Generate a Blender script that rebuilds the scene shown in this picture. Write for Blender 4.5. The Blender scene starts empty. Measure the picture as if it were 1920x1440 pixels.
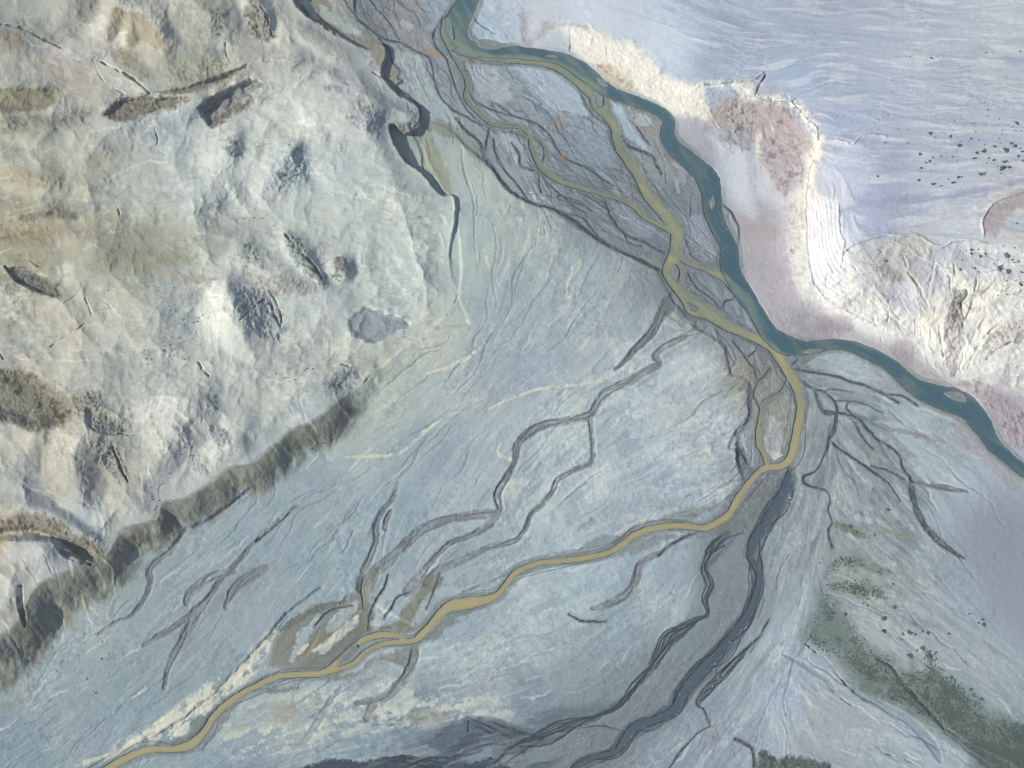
import bpy, math, random
import numpy as np
from mathutils import Vector, Matrix

# ------------------------------------------------------------------ camera, world, sun, exposure
sc = bpy.context.scene
col = sc.collection
TILT = math.radians(24)
HALF = math.radians(20)            # half of the horizontal field of view
DIST = 1319.0
TW = math.tan(HALF)
CAM = np.array([0.0, -DIST * math.sin(TILT), DIST * math.cos(TILT)])
UPV = np.array([0.0, math.cos(TILT), math.sin(TILT)])
FWD = np.array([0.0, math.sin(TILT), -math.cos(TILT)])
cd = bpy.data.cameras.new('camera')
cam = bpy.data.objects.new('camera', cd)
col.objects.link(cam)
cam.location = CAM
cam.rotation_euler = (TILT, 0, 0)
cd.sensor_width = 36
cd.lens = 18 / TW
cd.clip_start = 1
cd.clip_end = 30000
sc.camera = cam

SUN_EL, SUN_AZ = math.radians(39), math.radians(198)     # azimuth counted from +x, counter-clockwise
w = bpy.data.worlds.new('World')
sc.world = w
w.use_nodes = True
nt = w.node_tree
sky = nt.nodes.new('ShaderNodeTexSky')
sky.sky_type = 'NISHITA'
sky.sun_disc = False
sky.sun_elevation = SUN_EL
sky.sun_rotation = math.radians(90) - SUN_AZ
bg = nt.nodes['Background']
bg.inputs['Strength'].default_value = 0.075
nt.links.new(sky.outputs[0], bg.inputs['Color'])
sd = bpy.data.lights.new('sun', 'SUN')
sd.energy = 4.8
sd.angle = math.radians(0.6)
sd.color = (1.0, 0.94, 0.85)
sun = bpy.data.objects.new('sun', sd)
col.objects.link(sun)
dvec = Vector((math.cos(SUN_EL) * math.cos(SUN_AZ), math.cos(SUN_EL) * math.sin(SUN_AZ), math.sin(SUN_EL)))
sun.rotation_euler = dvec.to_track_quat('Z', 'Y').to_euler()
sc.view_settings.view_transform = 'Standard'
sc.view_settings.look = 'None'
sc.view_settings.exposure = 0.34
sc.cycles.volume_bounces = 0
sc.cycles.max_bounces = 6
sc.cycles.filter_width = 1.0

# ------------------------------------------------------------------ map <-> world
# The survey below is written in photo pixels; every traced point is put on the ground at its own height.
def world(u, v, z):
    dx = (u - 960.0) / 960.0 * TW
    dy = -(v - 720.0) / 960.0 * TW
    rx = dx
    ry = dy * UPV[1] + FWD[1]
    rz = dy * UPV[2] + FWD[2]
    s = (z - CAM[2]) / rz
    return rx * s, CAM[1] + ry * s, z

S = 1.5
U0, V0 = -180.0, -180.0
NU = int((1920 + 360) / S) + 1
NV = int((1440 + 360) / S) + 1
f4 = np.float32
X, Y = np.meshgrid((U0 + np.arange(NU) * S).astype(f4), (V0 + np.arange(NV) * S).astype(f4))
rs = np.random.RandomState(7)

def vnoise(x, y, scale, seed):
    r = np.random.RandomState(seed)
    T = r.rand(256, 256).astype(f4)
    gx = x / scale + 101.3; gy = y / scale + 57.7
    ix = np.floor(gx).astype(np.int32); iy = np.floor(gy).astype(np.int32)
    fx = gx - ix; fy = gy - iy
    fx = fx * fx * (3 - 2 * fx); fy = fy * fy * (3 - 2 * fy)
    x0 = ix & 255; x1 = (ix + 1) & 255; y0 = iy & 255; y1 = (iy + 1) & 255
    a = T[y0, x0]; b = T[y0, x1]; c = T[y1, x0]; d = T[y1, x1]
    return ((a + (b - a) * fx) * (1 - fy) + (c + (d - c) * fx) * fy) * 2 - 1

def fbm(x, y, scale, seed, octv=4, gain=0.5):
    t = 0; a = 1.0; n = 0
    for k in range(octv):
        c, s_ = math.cos(k * 1.1), math.sin(k * 1.1)
        t = t + a * vnoise(x * c - y * s_, x * s_ + y * c, scale / (2.03 ** k), seed + k * 13)
        n += a; a *= gain
    return (t / n).astype(f4)

def ridged(x, y, scale, seed, octv=4, gain=0.55):
    t = 0; a = 1.0; n = 0
    for k in range(octv):
        c, s_ = math.cos(k * 0.9 + .4), math.sin(k * 0.9 + .4)
        t = t + a * (1 - np.abs(vnoise(x * c - y * s_, x * s_ + y * c, scale / (2.1 ** k), seed + k * 17)) * 2)
        n += a; a *= gain
    return (t / n).astype(f4)

def sstep(a, b, x):
    t = np.clip((x - a) / (b - a), 0, 1)
    return t * t * (3 - 2 * t)

def up(coarse, cu, cv):
    """bilinear upsample of a coarse field sampled at cu, cv onto the grid"""
    gx = (X[0] - cu[0]) / (cu[1] - cu[0]); gy = (Y[:, 0] - cv[0]) / (cv[1] - cv[0])
    ix = np.clip(np.floor(gx).astype(int), 0, len(cu) - 2); iy = np.clip(np.floor(gy).astype(int), 0, len(cv) - 2)
    fx = (gx - ix).astype(f4); fy = (gy - iy).astype(f4)
    r = coarse[:, ix] * (1 - fx) + coarse[:, ix + 1] * fx
    return (r[iy] * (1 - fy)[:, None] + r[iy + 1] * fy[:, None]).astype(f4)

CU = np.arange(-200, 2140, 9.0); CV = np.arange(-200, 1660, 9.0)
CX, CY = np.meshgrid(CU, CV)
CXC = np.clip(CX, -60, 1980); CYC = np.clip(CY, -60, 1500)

def tps(pts, reg=60.0):
    P = np.array(pts, float); p = P[:, :2] / 500.0; n = len(P)
    d2 = ((p[:, None] - p[None]) ** 2).sum(-1)
    K = 0.5 * d2 * np.log(d2 + 1e-9) + np.eye(n) * reg * 1e-5
    A = np.zeros((n + 3, n + 3)); A[:n, :n] = K; A[:n, n] = 1; A[:n, n + 1:] = p; A[n, :n] = 1; A[n + 1:, :n] = p.T
    sol = np.linalg.solve(A, np.concatenate([P[:, 2], np.zeros(3)]))
    out = sol[n] + sol[n + 1] * CXC / 500 + sol[n + 2] * CYC / 500
    for i in range(n):
        q = (CXC / 500 - p[i, 0]) ** 2 + (CYC / 500 - p[i, 1]) ** 2
        out = out + sol[i] * 0.5 * q * np.log(q + 1e-9)
    return up(out.astype(f4), CU, CV)

def shep(pts, soft=25.0, pw=2.0, wx=None, wy=None):
    P = np.array(pts, float); k = P.shape[1] - 2
    x = CX if wx is None else CX + wx; y = CY if wy is None else CY + wy
    W = 0; O = [0] * k
    for q in P:
        wt = 1.0 / (((x - q[0]) ** 2 + (y - q[1]) ** 2 + soft * soft) ** pw)
        W = W + wt
        for j in range(k): O[j] = O[j] + wt * q[2 + j]
    return [up((o / W).astype(f4), CU, CV) for o in O]

def smooth(pts, n=4):
    P = np.array(pts, float)
    if len(P) < 3: return P
    Q = np.vstack([2 * P[0] - P[1], P, 2 * P[-1] - P[-2]])
    out = []
    for i in range(1, len(Q) - 2):
        a, b, c, d = Q[i - 1], Q[i], Q[i + 1], Q[i + 2]
        for k in range(n):
            t = k / n
            out.append(0.5 * (2 * b + (c - a) * t + (2 * a - 5 * b + 4 * c - d) * t * t + (3 * b - a - 3 * c + d) * t ** 3))
    out.append(P[-1])
    return np.array(out)

def sl(x0, x1, y0, y1):
    i0 = max(0, int((x0 - U0) / S)); i1 = min(NU, int((x1 - U0) / S) + 2)
    j0 = max(0, int((y0 - V0) / S)); j1 = min(NV, int((y1 - V0) / S) + 2)
    return slice(j0, j1), slice(i0, i1)

def line(pts, soft=2.0, gx=None, gy=None, out=None, mul=1.0, n=4, add=0.0):
    """0..1 cover of a stroke whose third column is its full width"""
    gx = XS if gx is None else gx; gy = YS if gy is None else gy
    out = np.zeros_like(X) if out is None else out
    P = smooth(pts, n)
    for a, b in zip(P[:-1], P[1:]):
        r = max(a[2], b[2]) * mul / 2 + soft + add + 8
        s_ = sl(min(a[0], b[0]) - r, max(a[0], b[0]) + r, min(a[1], b[1]) - r, max(a[1], b[1]) + r)
        x = gx[s_]; y = gy[s_]
        if x.size == 0: continue
        dx, dy = b[0] - a[0], b[1] - a[1]; L = dx * dx + dy * dy + 1e-6
        t = np.clip(((x - a[0]) * dx + (y - a[1]) * dy) / L, 0, 1)
        d = np.hypot(x - a[0] - t * dx, y - a[1] - t * dy)
        hw = (a[2] + (b[2] - a[2]) * t) * mul / 2 + add
        m = sstep(hw + soft / 2, hw - soft / 2, d) if soft > 0 else (d < hw)
        out[s_] = np.maximum(out[s_], m)
    return out

def poly(pts, ramp, gx=None, gy=None, n=3):
    """signed distance, clamped to +-ramp, positive inside"""
    gx = XS if gx is None else gx; gy = YS if gy is None else gy
    P = smooth(list(pts) + [pts[0]], n)[:, :2]
    D = np.full_like(X, ramp); I = np.zeros(X.shape, bool)
    for a, b in zip(P[:-1], P[1:]):
        r = ramp + 10
        s_ = sl(min(a[0], b[0]) - r, max(a[0], b[0]) + r, min(a[1], b[1]) - r, max(a[1], b[1]) + r)
        x = gx[s_]; y = gy[s_]
        if x.size:
            dx, dy = b[0] - a[0], b[1] - a[1]; L = dx * dx + dy * dy + 1e-6
            t = np.clip(((x - a[0]) * dx + (y - a[1]) * dy) / L, 0, 1)
            D[s_] = np.minimum(D[s_], np.hypot(x - a[0] - t * dx, y - a[1] - t * dy))
        y0, y1 = min(a[1], b[1]) - 12, max(a[1], b[1]) + 12
        s_ = sl(-1e5, 1e5, y0, y1)
        x = gx[s_]; y = gy[s_]
        if x.size and abs(b[1] - a[1]) > 1e-9:
            c = ((a[1] > y) != (b[1] > y)) & (x < (b[0] - a[0]) * (y - a[1]) / (b[1] - a[1]) + a[0])
            I[s_] ^= c
    return np.where(I, D, -D)

def pmask(pts, soft=3.0, gx=None, gy=None, nz=0.0):
    D = poly(pts, soft * 1.5 + 6, gx, gy)
    if nz: D = D + nz * EN * np.clip(1.5 - np.abs(D) / (soft * 1.5 + 6), 0, 1)
    return sstep(-soft, soft, D)

def blur(a, r):
    """box blur applied twice"""
    r = int(r)
    for _ in range(2):
        for ax in (0, 1):
            p = [(0, 0), (0, 0)]; p[ax] = (r + 1, r)
            c = np.cumsum(np.pad(a, p, mode='edge').astype(np.float64), axis=ax)
            a = (np.take(c, range(2 * r + 1, c.shape[ax]), ax) - np.take(c, range(0, c.shape[ax] - 2 * r - 1), ax)) / (2 * r + 1)
    return a.astype(f4)

# warped coordinates: small ones keep river banks close to the survey, larger ones roughen stains
XS = X + 3.0 * fbm(X, Y, 22, 11, 5, .72); YS = Y + 3.0 * fbm(X, Y, 22, 31, 5, .72)
EN = fbm(X, Y, 11, 33, 4, .75)
XW = X + 9 * fbm(X, Y, 60, 51, 5, .6); YW = Y + 9 * fbm(X, Y, 60, 71, 5, .6)
XR = X + 2.6 * fbm(X, Y, 20, 91, 4, .75); YR = Y + 2.6 * fbm(X, Y, 20, 95, 4, .75)

# ------------------------------------------------------------------ survey: water
TEAL = [
 [(884,-60,44),(882,-20,44),(879,0,42),(868,22,46),(856,46,50),(855,68,48),(872,88,36),(905,98,28),(935,101,26),(960,100,28),(1000,104,28),(1035,108,26),(1060,115,30),(1082,130,40),(1105,148,40),(1130,164,28),(1160,180,22),(1197,192,22),(1232,207,20),(1254,226,24),(1252,250,26),(1262,274,30),(1285,294,34),(1310,316,38),(1328,338,44),(1334,364,42),(1336,392,38),(1345,420,34),(1358,444,34),(1368,466,34),(1369,500,40),(1382,530,36),(1402,560,34),(1422,592,30),(1442,625,34),(1468,645,40),(1500,652,30),(1530,650,24),(1565,646,20),(1602,651,22),(1640,668,25),(1677,690,27),(1712,722,32),(1755,742,44),(1790,752,52),(1818,768,46),(1843,798,38),(1863,832,28),(1890,858,24),(1920,882,22),(1975,915,22),(2080,980,24)],
]
OLIVE = [
 [(836,40,16),(834,62,18),(850,84,18),(875,97,14),(905,106,14),(935,110,14),(962,112,16),(1000,114,16),(1040,122,18),(1070,140,22),(1096,162,22),(1108,180,12),(1114,198,12),(1130,212,16)],
 [(1100,155,16),(1120,166,12),(1134,180,10),(1138,198,12),(1136,212,18),(1152,238,18),(1157,268,17),(1177,300,18),(1195,325,19),(1207,350,20),(1218,370,19),(1236,392,22),(1257,412,26),(1270,436,26),(1266,467,21),(1262,488,26),(1250,505,18),(1258,525,18),(1275,546,20),(1290,563,22),(1318,580,24),(1347,600,22),(1385,620,17),(1422,637,16),(1448,654,17),(1467,680,19),(1485,708,20),(1497,735,17),(1501,765,17),(1495,802,16),(1490,832,17),(1483,858,17),(1466,874,14),(1440,877,13),(1424,884,12),(1405,905,12),(1382,937,14),(1366,966,14),(1335,986,14),(1310,990,12),(1272,985,12),(1230,990,13),(1195,1001,14),(1165,1022,13),(1142,1036,12),(1100,1045,12),(1047,1052,10),(1005,1058,11),(965,1076,12),(948,1098,12),(925,1120,13),(880,1130,24),(842,1138,22),(817,1161,16),(795,1187,16),(776,1201,12),(745,1204,10),(717,1207,10),(687,1221,9),(667,1240,10),(642,1252,9),(612,1261,12)],
 [(760,1200,8),(745,1192,10),(717,1190,12),(685,1198,12),(655,1220,12),(630,1243,12),(606,1261,14),(575,1265,12),(535,1266,12),(500,1277,12),(478,1288,12),(460,1297,12),(425,1320,14),(400,1345,14),(382,1372,14),(360,1395,18),(325,1405,13),(287,1405,14),(250,1415,15),(222,1430,15),(180,1452,15),(90,1490,16)],
 [(838,84,5),(852,108,6),(866,132,7),(877,160,7),(873,180,6),(892,207,7),(917,229,7),(945,237,6),(972,238,6),(990,248,7),(996,264,8),(1001,288,10),(1018,317,12),(1044,336,10),(1085,350,9),(1122,361,7),(1160,372,7),(1185,385,8),(1205,404,8),(1230,418,9),(1258,432,12)],
 [(1270,478,10),(1282,488,9),(1305,499,9),(1335,510,12),(1360,523,17),(1385,546,20),(1404,568,16),(1418,600,10),(1432,632,8)],
 [(1268,490,8),(1277,508,8),(1276,530,7),(1284,548,8)],
 [(1288,558,8),(1284,573,7),(1300,588,8),(1325,594,8)],
 [(1476,712,3),(1468,732,4),(1448,744,3),(1430,757,5),(1424,790,6),(1420,830,7),(1432,852,8),(1438,872,7)],
 [(1445,692,2),(1432,708,3),(1420,722,3),(1416,740,4),(1424,760,4)],
 [(682,1086,5),(680,1106,6),(683,1125,6),(682,1140,4)],
 [(960,247,3),(985,255,3),(1010,262,4),(1024,285,5),(1018,306,4)],
]
DARK = [
 [(1481,880,8),(1477,896,14),(1472,918,20),(1456,944,22),(1441,965,18),(1434,984,20),(1416,1008,22),(1407,1040,18),(1416,1062,13),(1424,1083,13),(1416,1116,15),(1398,1160,19),(1371,1192,19),(1350,1220,22),(1322,1250,26),(1296,1278,26),(1277,1304,22),(1264,1328,18),(1235,1346,18),(1197,1358,20),(1174,1382,19),(1153,1410,15),(1112,1422,10),(1085,1434,13),(1050,1462,14),(980,1500,16)],
]
DWASH_SHADE = [
 [(1392,1000,3),(1366,1008,11),(1346,1024,18),(1328,1046,15),(1322,1070,12),(1331,1095,14),(1322,1122,10),(1327,1150,6),(1298,1167,9),(1262,1192,15),(1240,1222,12),(1215,1260,10),(1186,1292,9),(1157,1322,8),(1120,1340,7),(1085,1352,10),(1055,1367,15),(1022,1380,11),(960,1402,6),(915,1440,6),(860,1490,6)],
 [(1385,835,8),(1392,855,14),(1402,880,16)],[(1362,1010,22),(1345,1030,24),(1328,1052,16)],[(1300,1165,12),(1262,1192,22),(1240,1222,18),(1212,1262,12)],[(1120,1342,10),(1085,1354,16),(1040,1372,26),(990,1392,18),(930,1412,10)],[(1262,1325,22),(1225,1352,24),(1180,1375,22),(1152,1408,18),(1110,1424,16),(1085,1440,20)],  # first stroke: shadow below the fan edge, painted dark
 [(1480,895,22),(1465,935,28),(1436,980,24),(1415,1030,22),(1418,1100,18),(1395,1165,22),(1350,1225,28),(1295,1280,32),(1262,1330,26)],
 [(1420,1200,4),(1400,1222,10),(1370,1250,12),(1335,1285,12),(1310,1315,8)],
 [(960,1366,10),(1010,1380,14)],[(880,1352,14),(920,1358,22),(960,1372,16)],[(700,1432,16),(780,1426,12),(860,1432,16)]
]
# islands of gravel inside the water: polygons
ISLES = [
 [(1112,180),(1122,172),(1133,184),(1130,198),(1118,202),(1111,192)],
 [(1337,366),(1343,374),(1341,390),(1334,392),(1331,378)],
 [(1768,738),(1785,733),(1808,738),(1816,752),(1800,754),(1782,748)],
 [(1259,497),(1268,494),(1272,508),(1270,524),(1262,518),(1258,508)],
 [(1286,568),(1298,570),(1312,580),(1300,582),(1290,578)],
 [(1118,148),(1124,146),(1142,158),(1140,164),(1126,160)],
 [(846,48),(850,50),(852,72),(846,74),(842,62)],
 [(900,72),(930,78),(958,86),(930,93),(905,92),(895,84)],
 [(1040,101),(1050,106),(1038,108),(1022,105)],
 [(1500,660),(1525,654),(1548,656),(1520,664)],
 [(632,1240),(648,1226),(660,1214),(672,1208),(668,1222),(654,1236),(640,1246)],
]
# ------------------------------------------------------------------ survey: dry and wet channels (x, y, width)
THIN = [  # thin dark wet channels, and the fan edge's shadow line painted in
 [(664,-20,6),(666,0,6),(668,20,6),(673,36,6),(695,55,4),(722,72,4),(755,82,3),(785,97,3),(804,107,3),(812,130,3),(815,155,3),(830,185,3),(850,207,4),(870,217,3),(905,236,3)],
 [(640,-10,2),(660,20,2),(690,50,2)],
 [(695,0,3),(717,27,3),(737,52,3),(750,75,3)],
 [(714,72,4),(722,85,6),(730,96,5),(735,115,3),(750,132,3),(746,145,3),(756,152,3),(745,162,3),(767,180,3),(787,202,4),(787,225,3),(775,247,3),(787,275,2),(795,317,2)],
 [(860,0,3),(835,30,3),(815,55,4),(814,75,4),(822,92,4),(838,112,3),(850,150,3),(860,175,3),(872,200,3),(895,225,3),(930,250,2)],
 [(855,222,5),(875,245,6),(902,270,7),(910,295,7),(930,322,6),(950,350,7),(975,368,6),(1000,381,6),(1035,392,5),(1072,412,7),(1100,432,7),(1135,457,6),(1172,475,5),(1210,495,5),(1240,510,5),(1256,535,5),(1262,552,6)],  # shadow line along the fan edge, painted as a dark stroke
 [(930,195,2),(960,214,3),(1005,232,3),(1030,252,3),(1050,285,3),(1067,300,3),(1100,315,2),(1130,335,3),(1150,348,2)],
 [(1047,367,3),(1085,377,3),(1110,397,2)],
 [(1132,372,3),(1145,402,4),(1170,437,5),(1205,452,4),(1228,465,5),(1247,477,4)],
 [(1170,437,4),(1182,456,3),(1205,462,3)],
 [(1070,400,2),(1095,410,3),(1120,440,3),(1150,465,3),(1197,485,3),(1235,505,2)],
 [(1165,255,4),(1176,272,7),(1190,279,6),(1222,292,5),(1232,308,5),(1240,325,4)],
 [(1195,237,2),(1206,255,3),(1217,272,2)],
 [(1355,385,2),(1370,396,4),(1380,415,5),(1386,435,4),(1382,460,3)],
 [(917,240,4),(912,270,5),(911,296,5),(930,322,5)],
 [(925,262,3),(930,290,3),(952,326,3),(975,352,4),(990,372,3)],
 [(960,268,3),(974,288,4),(978,310,4),(1008,322,4),(1030,345,3),(1060,372,3),(1100,388,3)],
 [(990,262,3),(1004,300,3),(1010,335,3),(1014,360,3)],
 [(905,118,2),(945,122,2),(990,118,2),(1030,128,3),(1060,142,3)],
 [(870,115,2),(872,140,3),(878,165,2),(893,190,3),(925,208,3),(960,216,2)],
 [(1085,160,4),(1095,185,4),(1112,215,3),(1145,240,3),(1146,262,3),(1160,292,3),(1185,325,3),(1195,355,3),(1222,382,3),(1238,412,2)],
 [(1215,355,3),(1232,385,2),(1268,412,2),(1282,440,3),(1290,460,3),(1300,480,3),(1320,495,3),(1350,512,3)],
 [(1320,400,2),(1335,430,2),(1350,460,3),(1345,485,3),(1352,510,3)],
 [(1290,510,2),(1300,530,3),(1320,550,3),(1335,560,2),(1352,578,4),(1360,565,4),(1375,560,3),(1372,545,2),(1355,535,2),(1330,512,3)],
 [(1395,565,2),(1412,590,2),(1420,612,3),(1422,630,2)],
 [(1272,575,3),(1290,592,4),(1320,600,4),(1350,612,4),(1385,632,4),(1430,652,3),(1458,680,3)],
 [(1490,700,4),(1507,720,3),(1527,730,5),(1533,748,8),(1540,765,8),(1552,773,10),(1575,775,6),(1610,785,5),(1627,805,6),(1652,827,5),(1680,845,5),(1690,860,4),(1693,877,5),(1707,897,6),(1710,920,13),(1717,950,11),(1732,982,10),(1757,1010,11),(1788,1035,7),(1807,1047,3)],
 [(1507,715,3),(1527,730,3),(1547,735,4),(1565,752,4),(1571,773,6)],
 [(1547,732,2),(1562,729,2),(1600,735,1)],
 [(1565,752,3),(1602,752,2),(1630,762,2),(1655,774,2)],
 [(1590,755,3),(1588,765,3),(1600,780,4),(1612,787,4)],
 [(1568,776,7),(1566,802,9),(1556,822,7),(1547,850,4),(1533,880,3),(1508,894,5),(1512,909,6),(1546,918,3),(1557,937,3),(1553,957,3),(1561,980,3),(1552,997,4),(1562,1025,5)],
 [(1557,827,5),(1590,852,4),(1627,877,5),(1645,890,5)],
 [(1635,875,3),(1665,882,3),(1697,899,3)],
 [(1645,888,4),(1665,905,3),(1680,925,3),(1690,940,2)],
 [(1600,792,2),(1607,797,4),(1614,815,3),(1637,842,3)],
 [(1480,690,3),(1507,696,4),(1545,700,4),(1590,713,4),(1630,725,5),(1660,739,5),(1685,755,5)],
 [(1660,739,4),(1692,742,4),(1722,760,4)],
 [(1495,675,3),(1480,690,6),(1484,700,6)],
 [(1305,1000,2),(1285,1007,4),(1260,1020,4),(1235,1040,4)],
 [(1067,1152,3),(1085,1162,4),(1110,1165,4),(1135,1165,3)],
 [(1443,1160,2),(1432,1180,3),(1425,1195,3),(1395,1220,3),(1370,1245,4),(1345,1265,4),(1318,1295,4),(1308,1318,4),(1320,1330,3),(1328,1350,4),(1330,1362,3)],
 [(1330,1362,3),(1310,1375,3),(1280,1405,3),(1255,1440,3)],
 [(1380,1385,6),(1397,1394,7),(1412,1405,6),(1416,1440,7)],
 [(1360,1230,2),(1345,1255,3),(1340,1280,2)],
 [(1085,1365,2),(1130,1360,2),(1170,1372,2)],
 [(590,1175,3),(620,1145,4),(660,1135,3)],
 [(728,1078,3),(722,1098,4),(708,1120,4),(695,1150,3),(690,1180,2)],
 [(770,1110,2),(745,1120,3),(735,1140,4),(720,1160,3)],
 [(825,1075,2),(812,1110,2),(800,1140,2)],
 [(480,1015,4),(507,995,3),(555,950,2)],
 [(1375,640,3),(1390,660,3),(1412,690,3),(1420,710,3)],
 [(1395,670,2),(1415,660,3),(1420,645,2)],
 [(1145,395,2),(1120,380,2),(1090,360,2)],
 [(1450,905,2),(1452,925,2)],[(1462,895,2),(1466,915,2)],
 [(930,1355,4),(960,1367,6),(1010,1380,6)],[(880,1352,4),(878,1372,5)],
 [(960,1390,4),(900,1400,5),(860,1415,6),(820,1425,5)],
 [(1020,1385,4),(980,1410,4),(930,1440,4)],
]
WASH_SHADE = [ [(1648,1235,3),(1672,1250,5),(1690,1275,5),(1740,1330,6),(1780,1372,8),(1830,1410,14),(1880,1440,26),(1960,1490,40)],  # broader brown-grey washes on the fan, one painted shadow among them
 [(1262,556,10),(1255,572,24),(1240,592,18),(1225,620,13),(1197,650,10),(1175,675,7),(1155,692,3)],
 [(1290,590,10),(1318,602,22),(1308,620,14),(1277,635,9),(1247,650,9),(1230,667,10),(1238,682,10),(1210,697,11),(1185,713,11),(1160,725,11),(1137,735,11),(1122,752,12),(1108,777,13),(1072,787,11),(1022,796,11),(995,812,12),(972,835,11),(967,865,8),(955,890,9),(934,925,10),(936,957,10),(910,963,13),(855,970,11),(817,982,13),(780,1002,13),(755,1027,15),(730,1052,18),(700,1075,18),(680,1092,18)],
 [(1107,785,6),(1110,820,5),(1111,865,6),(1080,880,7),(1047,900,7),(1038,920,5),(1022,940,9),(997,962,7),(988,985,6),(975,1007,5),(955,1017,7),(917,1027,9),(867,1050,9),(830,1067,10),(800,1090,14)],
 [(937,960,9),(917,985,11),(880,1005,8),(850,1015,8),(830,1032,8),(807,1057,9),(790,1078,14),(768,1108,18)],
 [(747,905,3),(744,915,5),(737,937,6),(717,960,7),(707,985,9),(705,1015,8),(695,1045,9),(684,1072,12)],
 [(735,955,3),(728,968,7),(722,990,6)],
 [(525,975,2),(480,1015,4),(440,1062,7),(415,1090,9),(388,1125,9),(368,1150,18),(355,1180,16),(335,1215,12),(318,1250,8),(308,1290,3)],
 [(365,1148,12),(330,1175,9),(295,1195,7),(270,1210,3)],
 [(500,1065,10),(470,1082,18),(440,1105,13),(425,1140,5)],
 [(440,1070,5),(400,1080,12),(360,1110,12),(350,1130,8)],
 [(350,990,3),(320,1032,7),(282,1065,9),(283,1085,9),(277,1112,6),(262,1137,7),(245,1155,5),(217,1167,3),(185,1190,2)],
 [(470,917,2),(437,942,3),(400,970,4),(365,987,3)],
 [(1240,1035,6),(1205,1057,11),(1195,1078,13),(1188,1098,11),(1172,1117,13),(1135,1135,10),(1113,1140,6)],
 [(780,1206,14),(775,1240,13),(765,1265,15),(742,1290,16),(715,1308,11),(670,1318,5)],
 [(700,1322,12),(690,1345,14)],
 [(1385,815,6),(1388,835,10),(1390,855,14),(1402,882,20)],  # dark shadow below the fan edge, painted in the wash colour
 [(1403,785,3),(1396,805,7),(1383,815,7)],
 [(1390,730,4),(1404,720,10),(1410,770,10),(1404,800,9)],
 [(1710,900,5),(1760,912,7),(1815,922,3)],
]
SOFTW = [
 [(1515,905,9),(1512,935,10),(1492,965,9),(1474,995,8)],
 [(1560,1020,7),(1552,1055,12),(1545,1085,14),(1530,1112,8)],
 [(1470,1090,10),(1440,1150,14),(1420,1180,10)],
 [(1440,1230,10),(1415,1250,16),(1400,1290,12),(1385,1320,6)],
 [(1500,1040,10),(1480,1100,14),(1450,1150,10)],
 [(1545,925,8),(1520,985,14),(1495,1040,16),(1470,1110,16),(1430,1180,12)],[(1600,1300,6),(1500,1290,4)]]
PALEV = [  # pale dry ribbons
 [(1172,680,2),(1150,700,5),(1120,715,7),(1075,722,5),(1010,730,5),(940,755,3),(900,775,2)],[(1240,715,3),(1272,710,4)],[(940,830,3),(935,850,5),(960,862,6),(968,850,3)],[(800,700,4),(860,680,7),(900,650,5)],
 [(648,859,3),(680,856,6),(715,855,5),(745,850,5),(770,835,5),(795,810,6),(815,795,4),(840,780,3),(862,772,2)],
 [(590,1222,6),(625,1195,12),(650,1172,10),(670,1155,6)],
 [(560,1225,6),(570,1215,8),(578,1208,4)],
 [(480,1225,4),(500,1195,10),(512,1180,3)],
 [(440,1265,10),(410,1300,20),(360,1330,26),(310,1355,26),(260,1385,16),(220,1410,8),(160,1430,8)],
 [(480,1230,14),(450,1255,12)],
 [(1420,1310,14),(1395,1345,18),(1355,1395,20),(1310,1440,18)],
 [(1515,1085,16),(1500,1140,24),(1475,1190,30),(1450,1240,26)],
 [(1545,930,10),(1530,990,14),(1500,1020,12)],
 [(1425,5,3),(1480,20,5),(1520,15,3)],
 [(1700,1190,16),(1760,1250,10)],
 [(1640,810,14),(1700,860,20),(1780,900,26)],
 [(1640,790,6),(1720,805,10),(1770,835,6)],
 [(1520,705,8),(1600,700,12),(1650,712,8)],
 [(1560,825,6),(1590,860,8),(1640,920,10),(1700,980,12),(1725,1005,5)],
 [(1560,930,4),(1600,965,10),(1660,985,10),(1690,1000,4)],
 [(1590,1000,6),(1660,1050,12),(1690,1070,6)],
]
BLUEV = [  # smooth blue-grey ribbons: silt, and shadow painted in at the lower right
 [(640,1290,8),(615,1322,11),(592,1362,14),(572,1388,12),(545,1396,6)],
 [(1470,1228,4),(1500,1242,8),(1530,1262,10),(1552,1276,10),(1563,1294,10)],
 [(1600,1298,5),(1640,1315,12),(1690,1342,16),(1725,1370,18),(1752,1402,18),(1764,1425,10)],  # broad shadow strip along the crack, painted bluish
]
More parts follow.
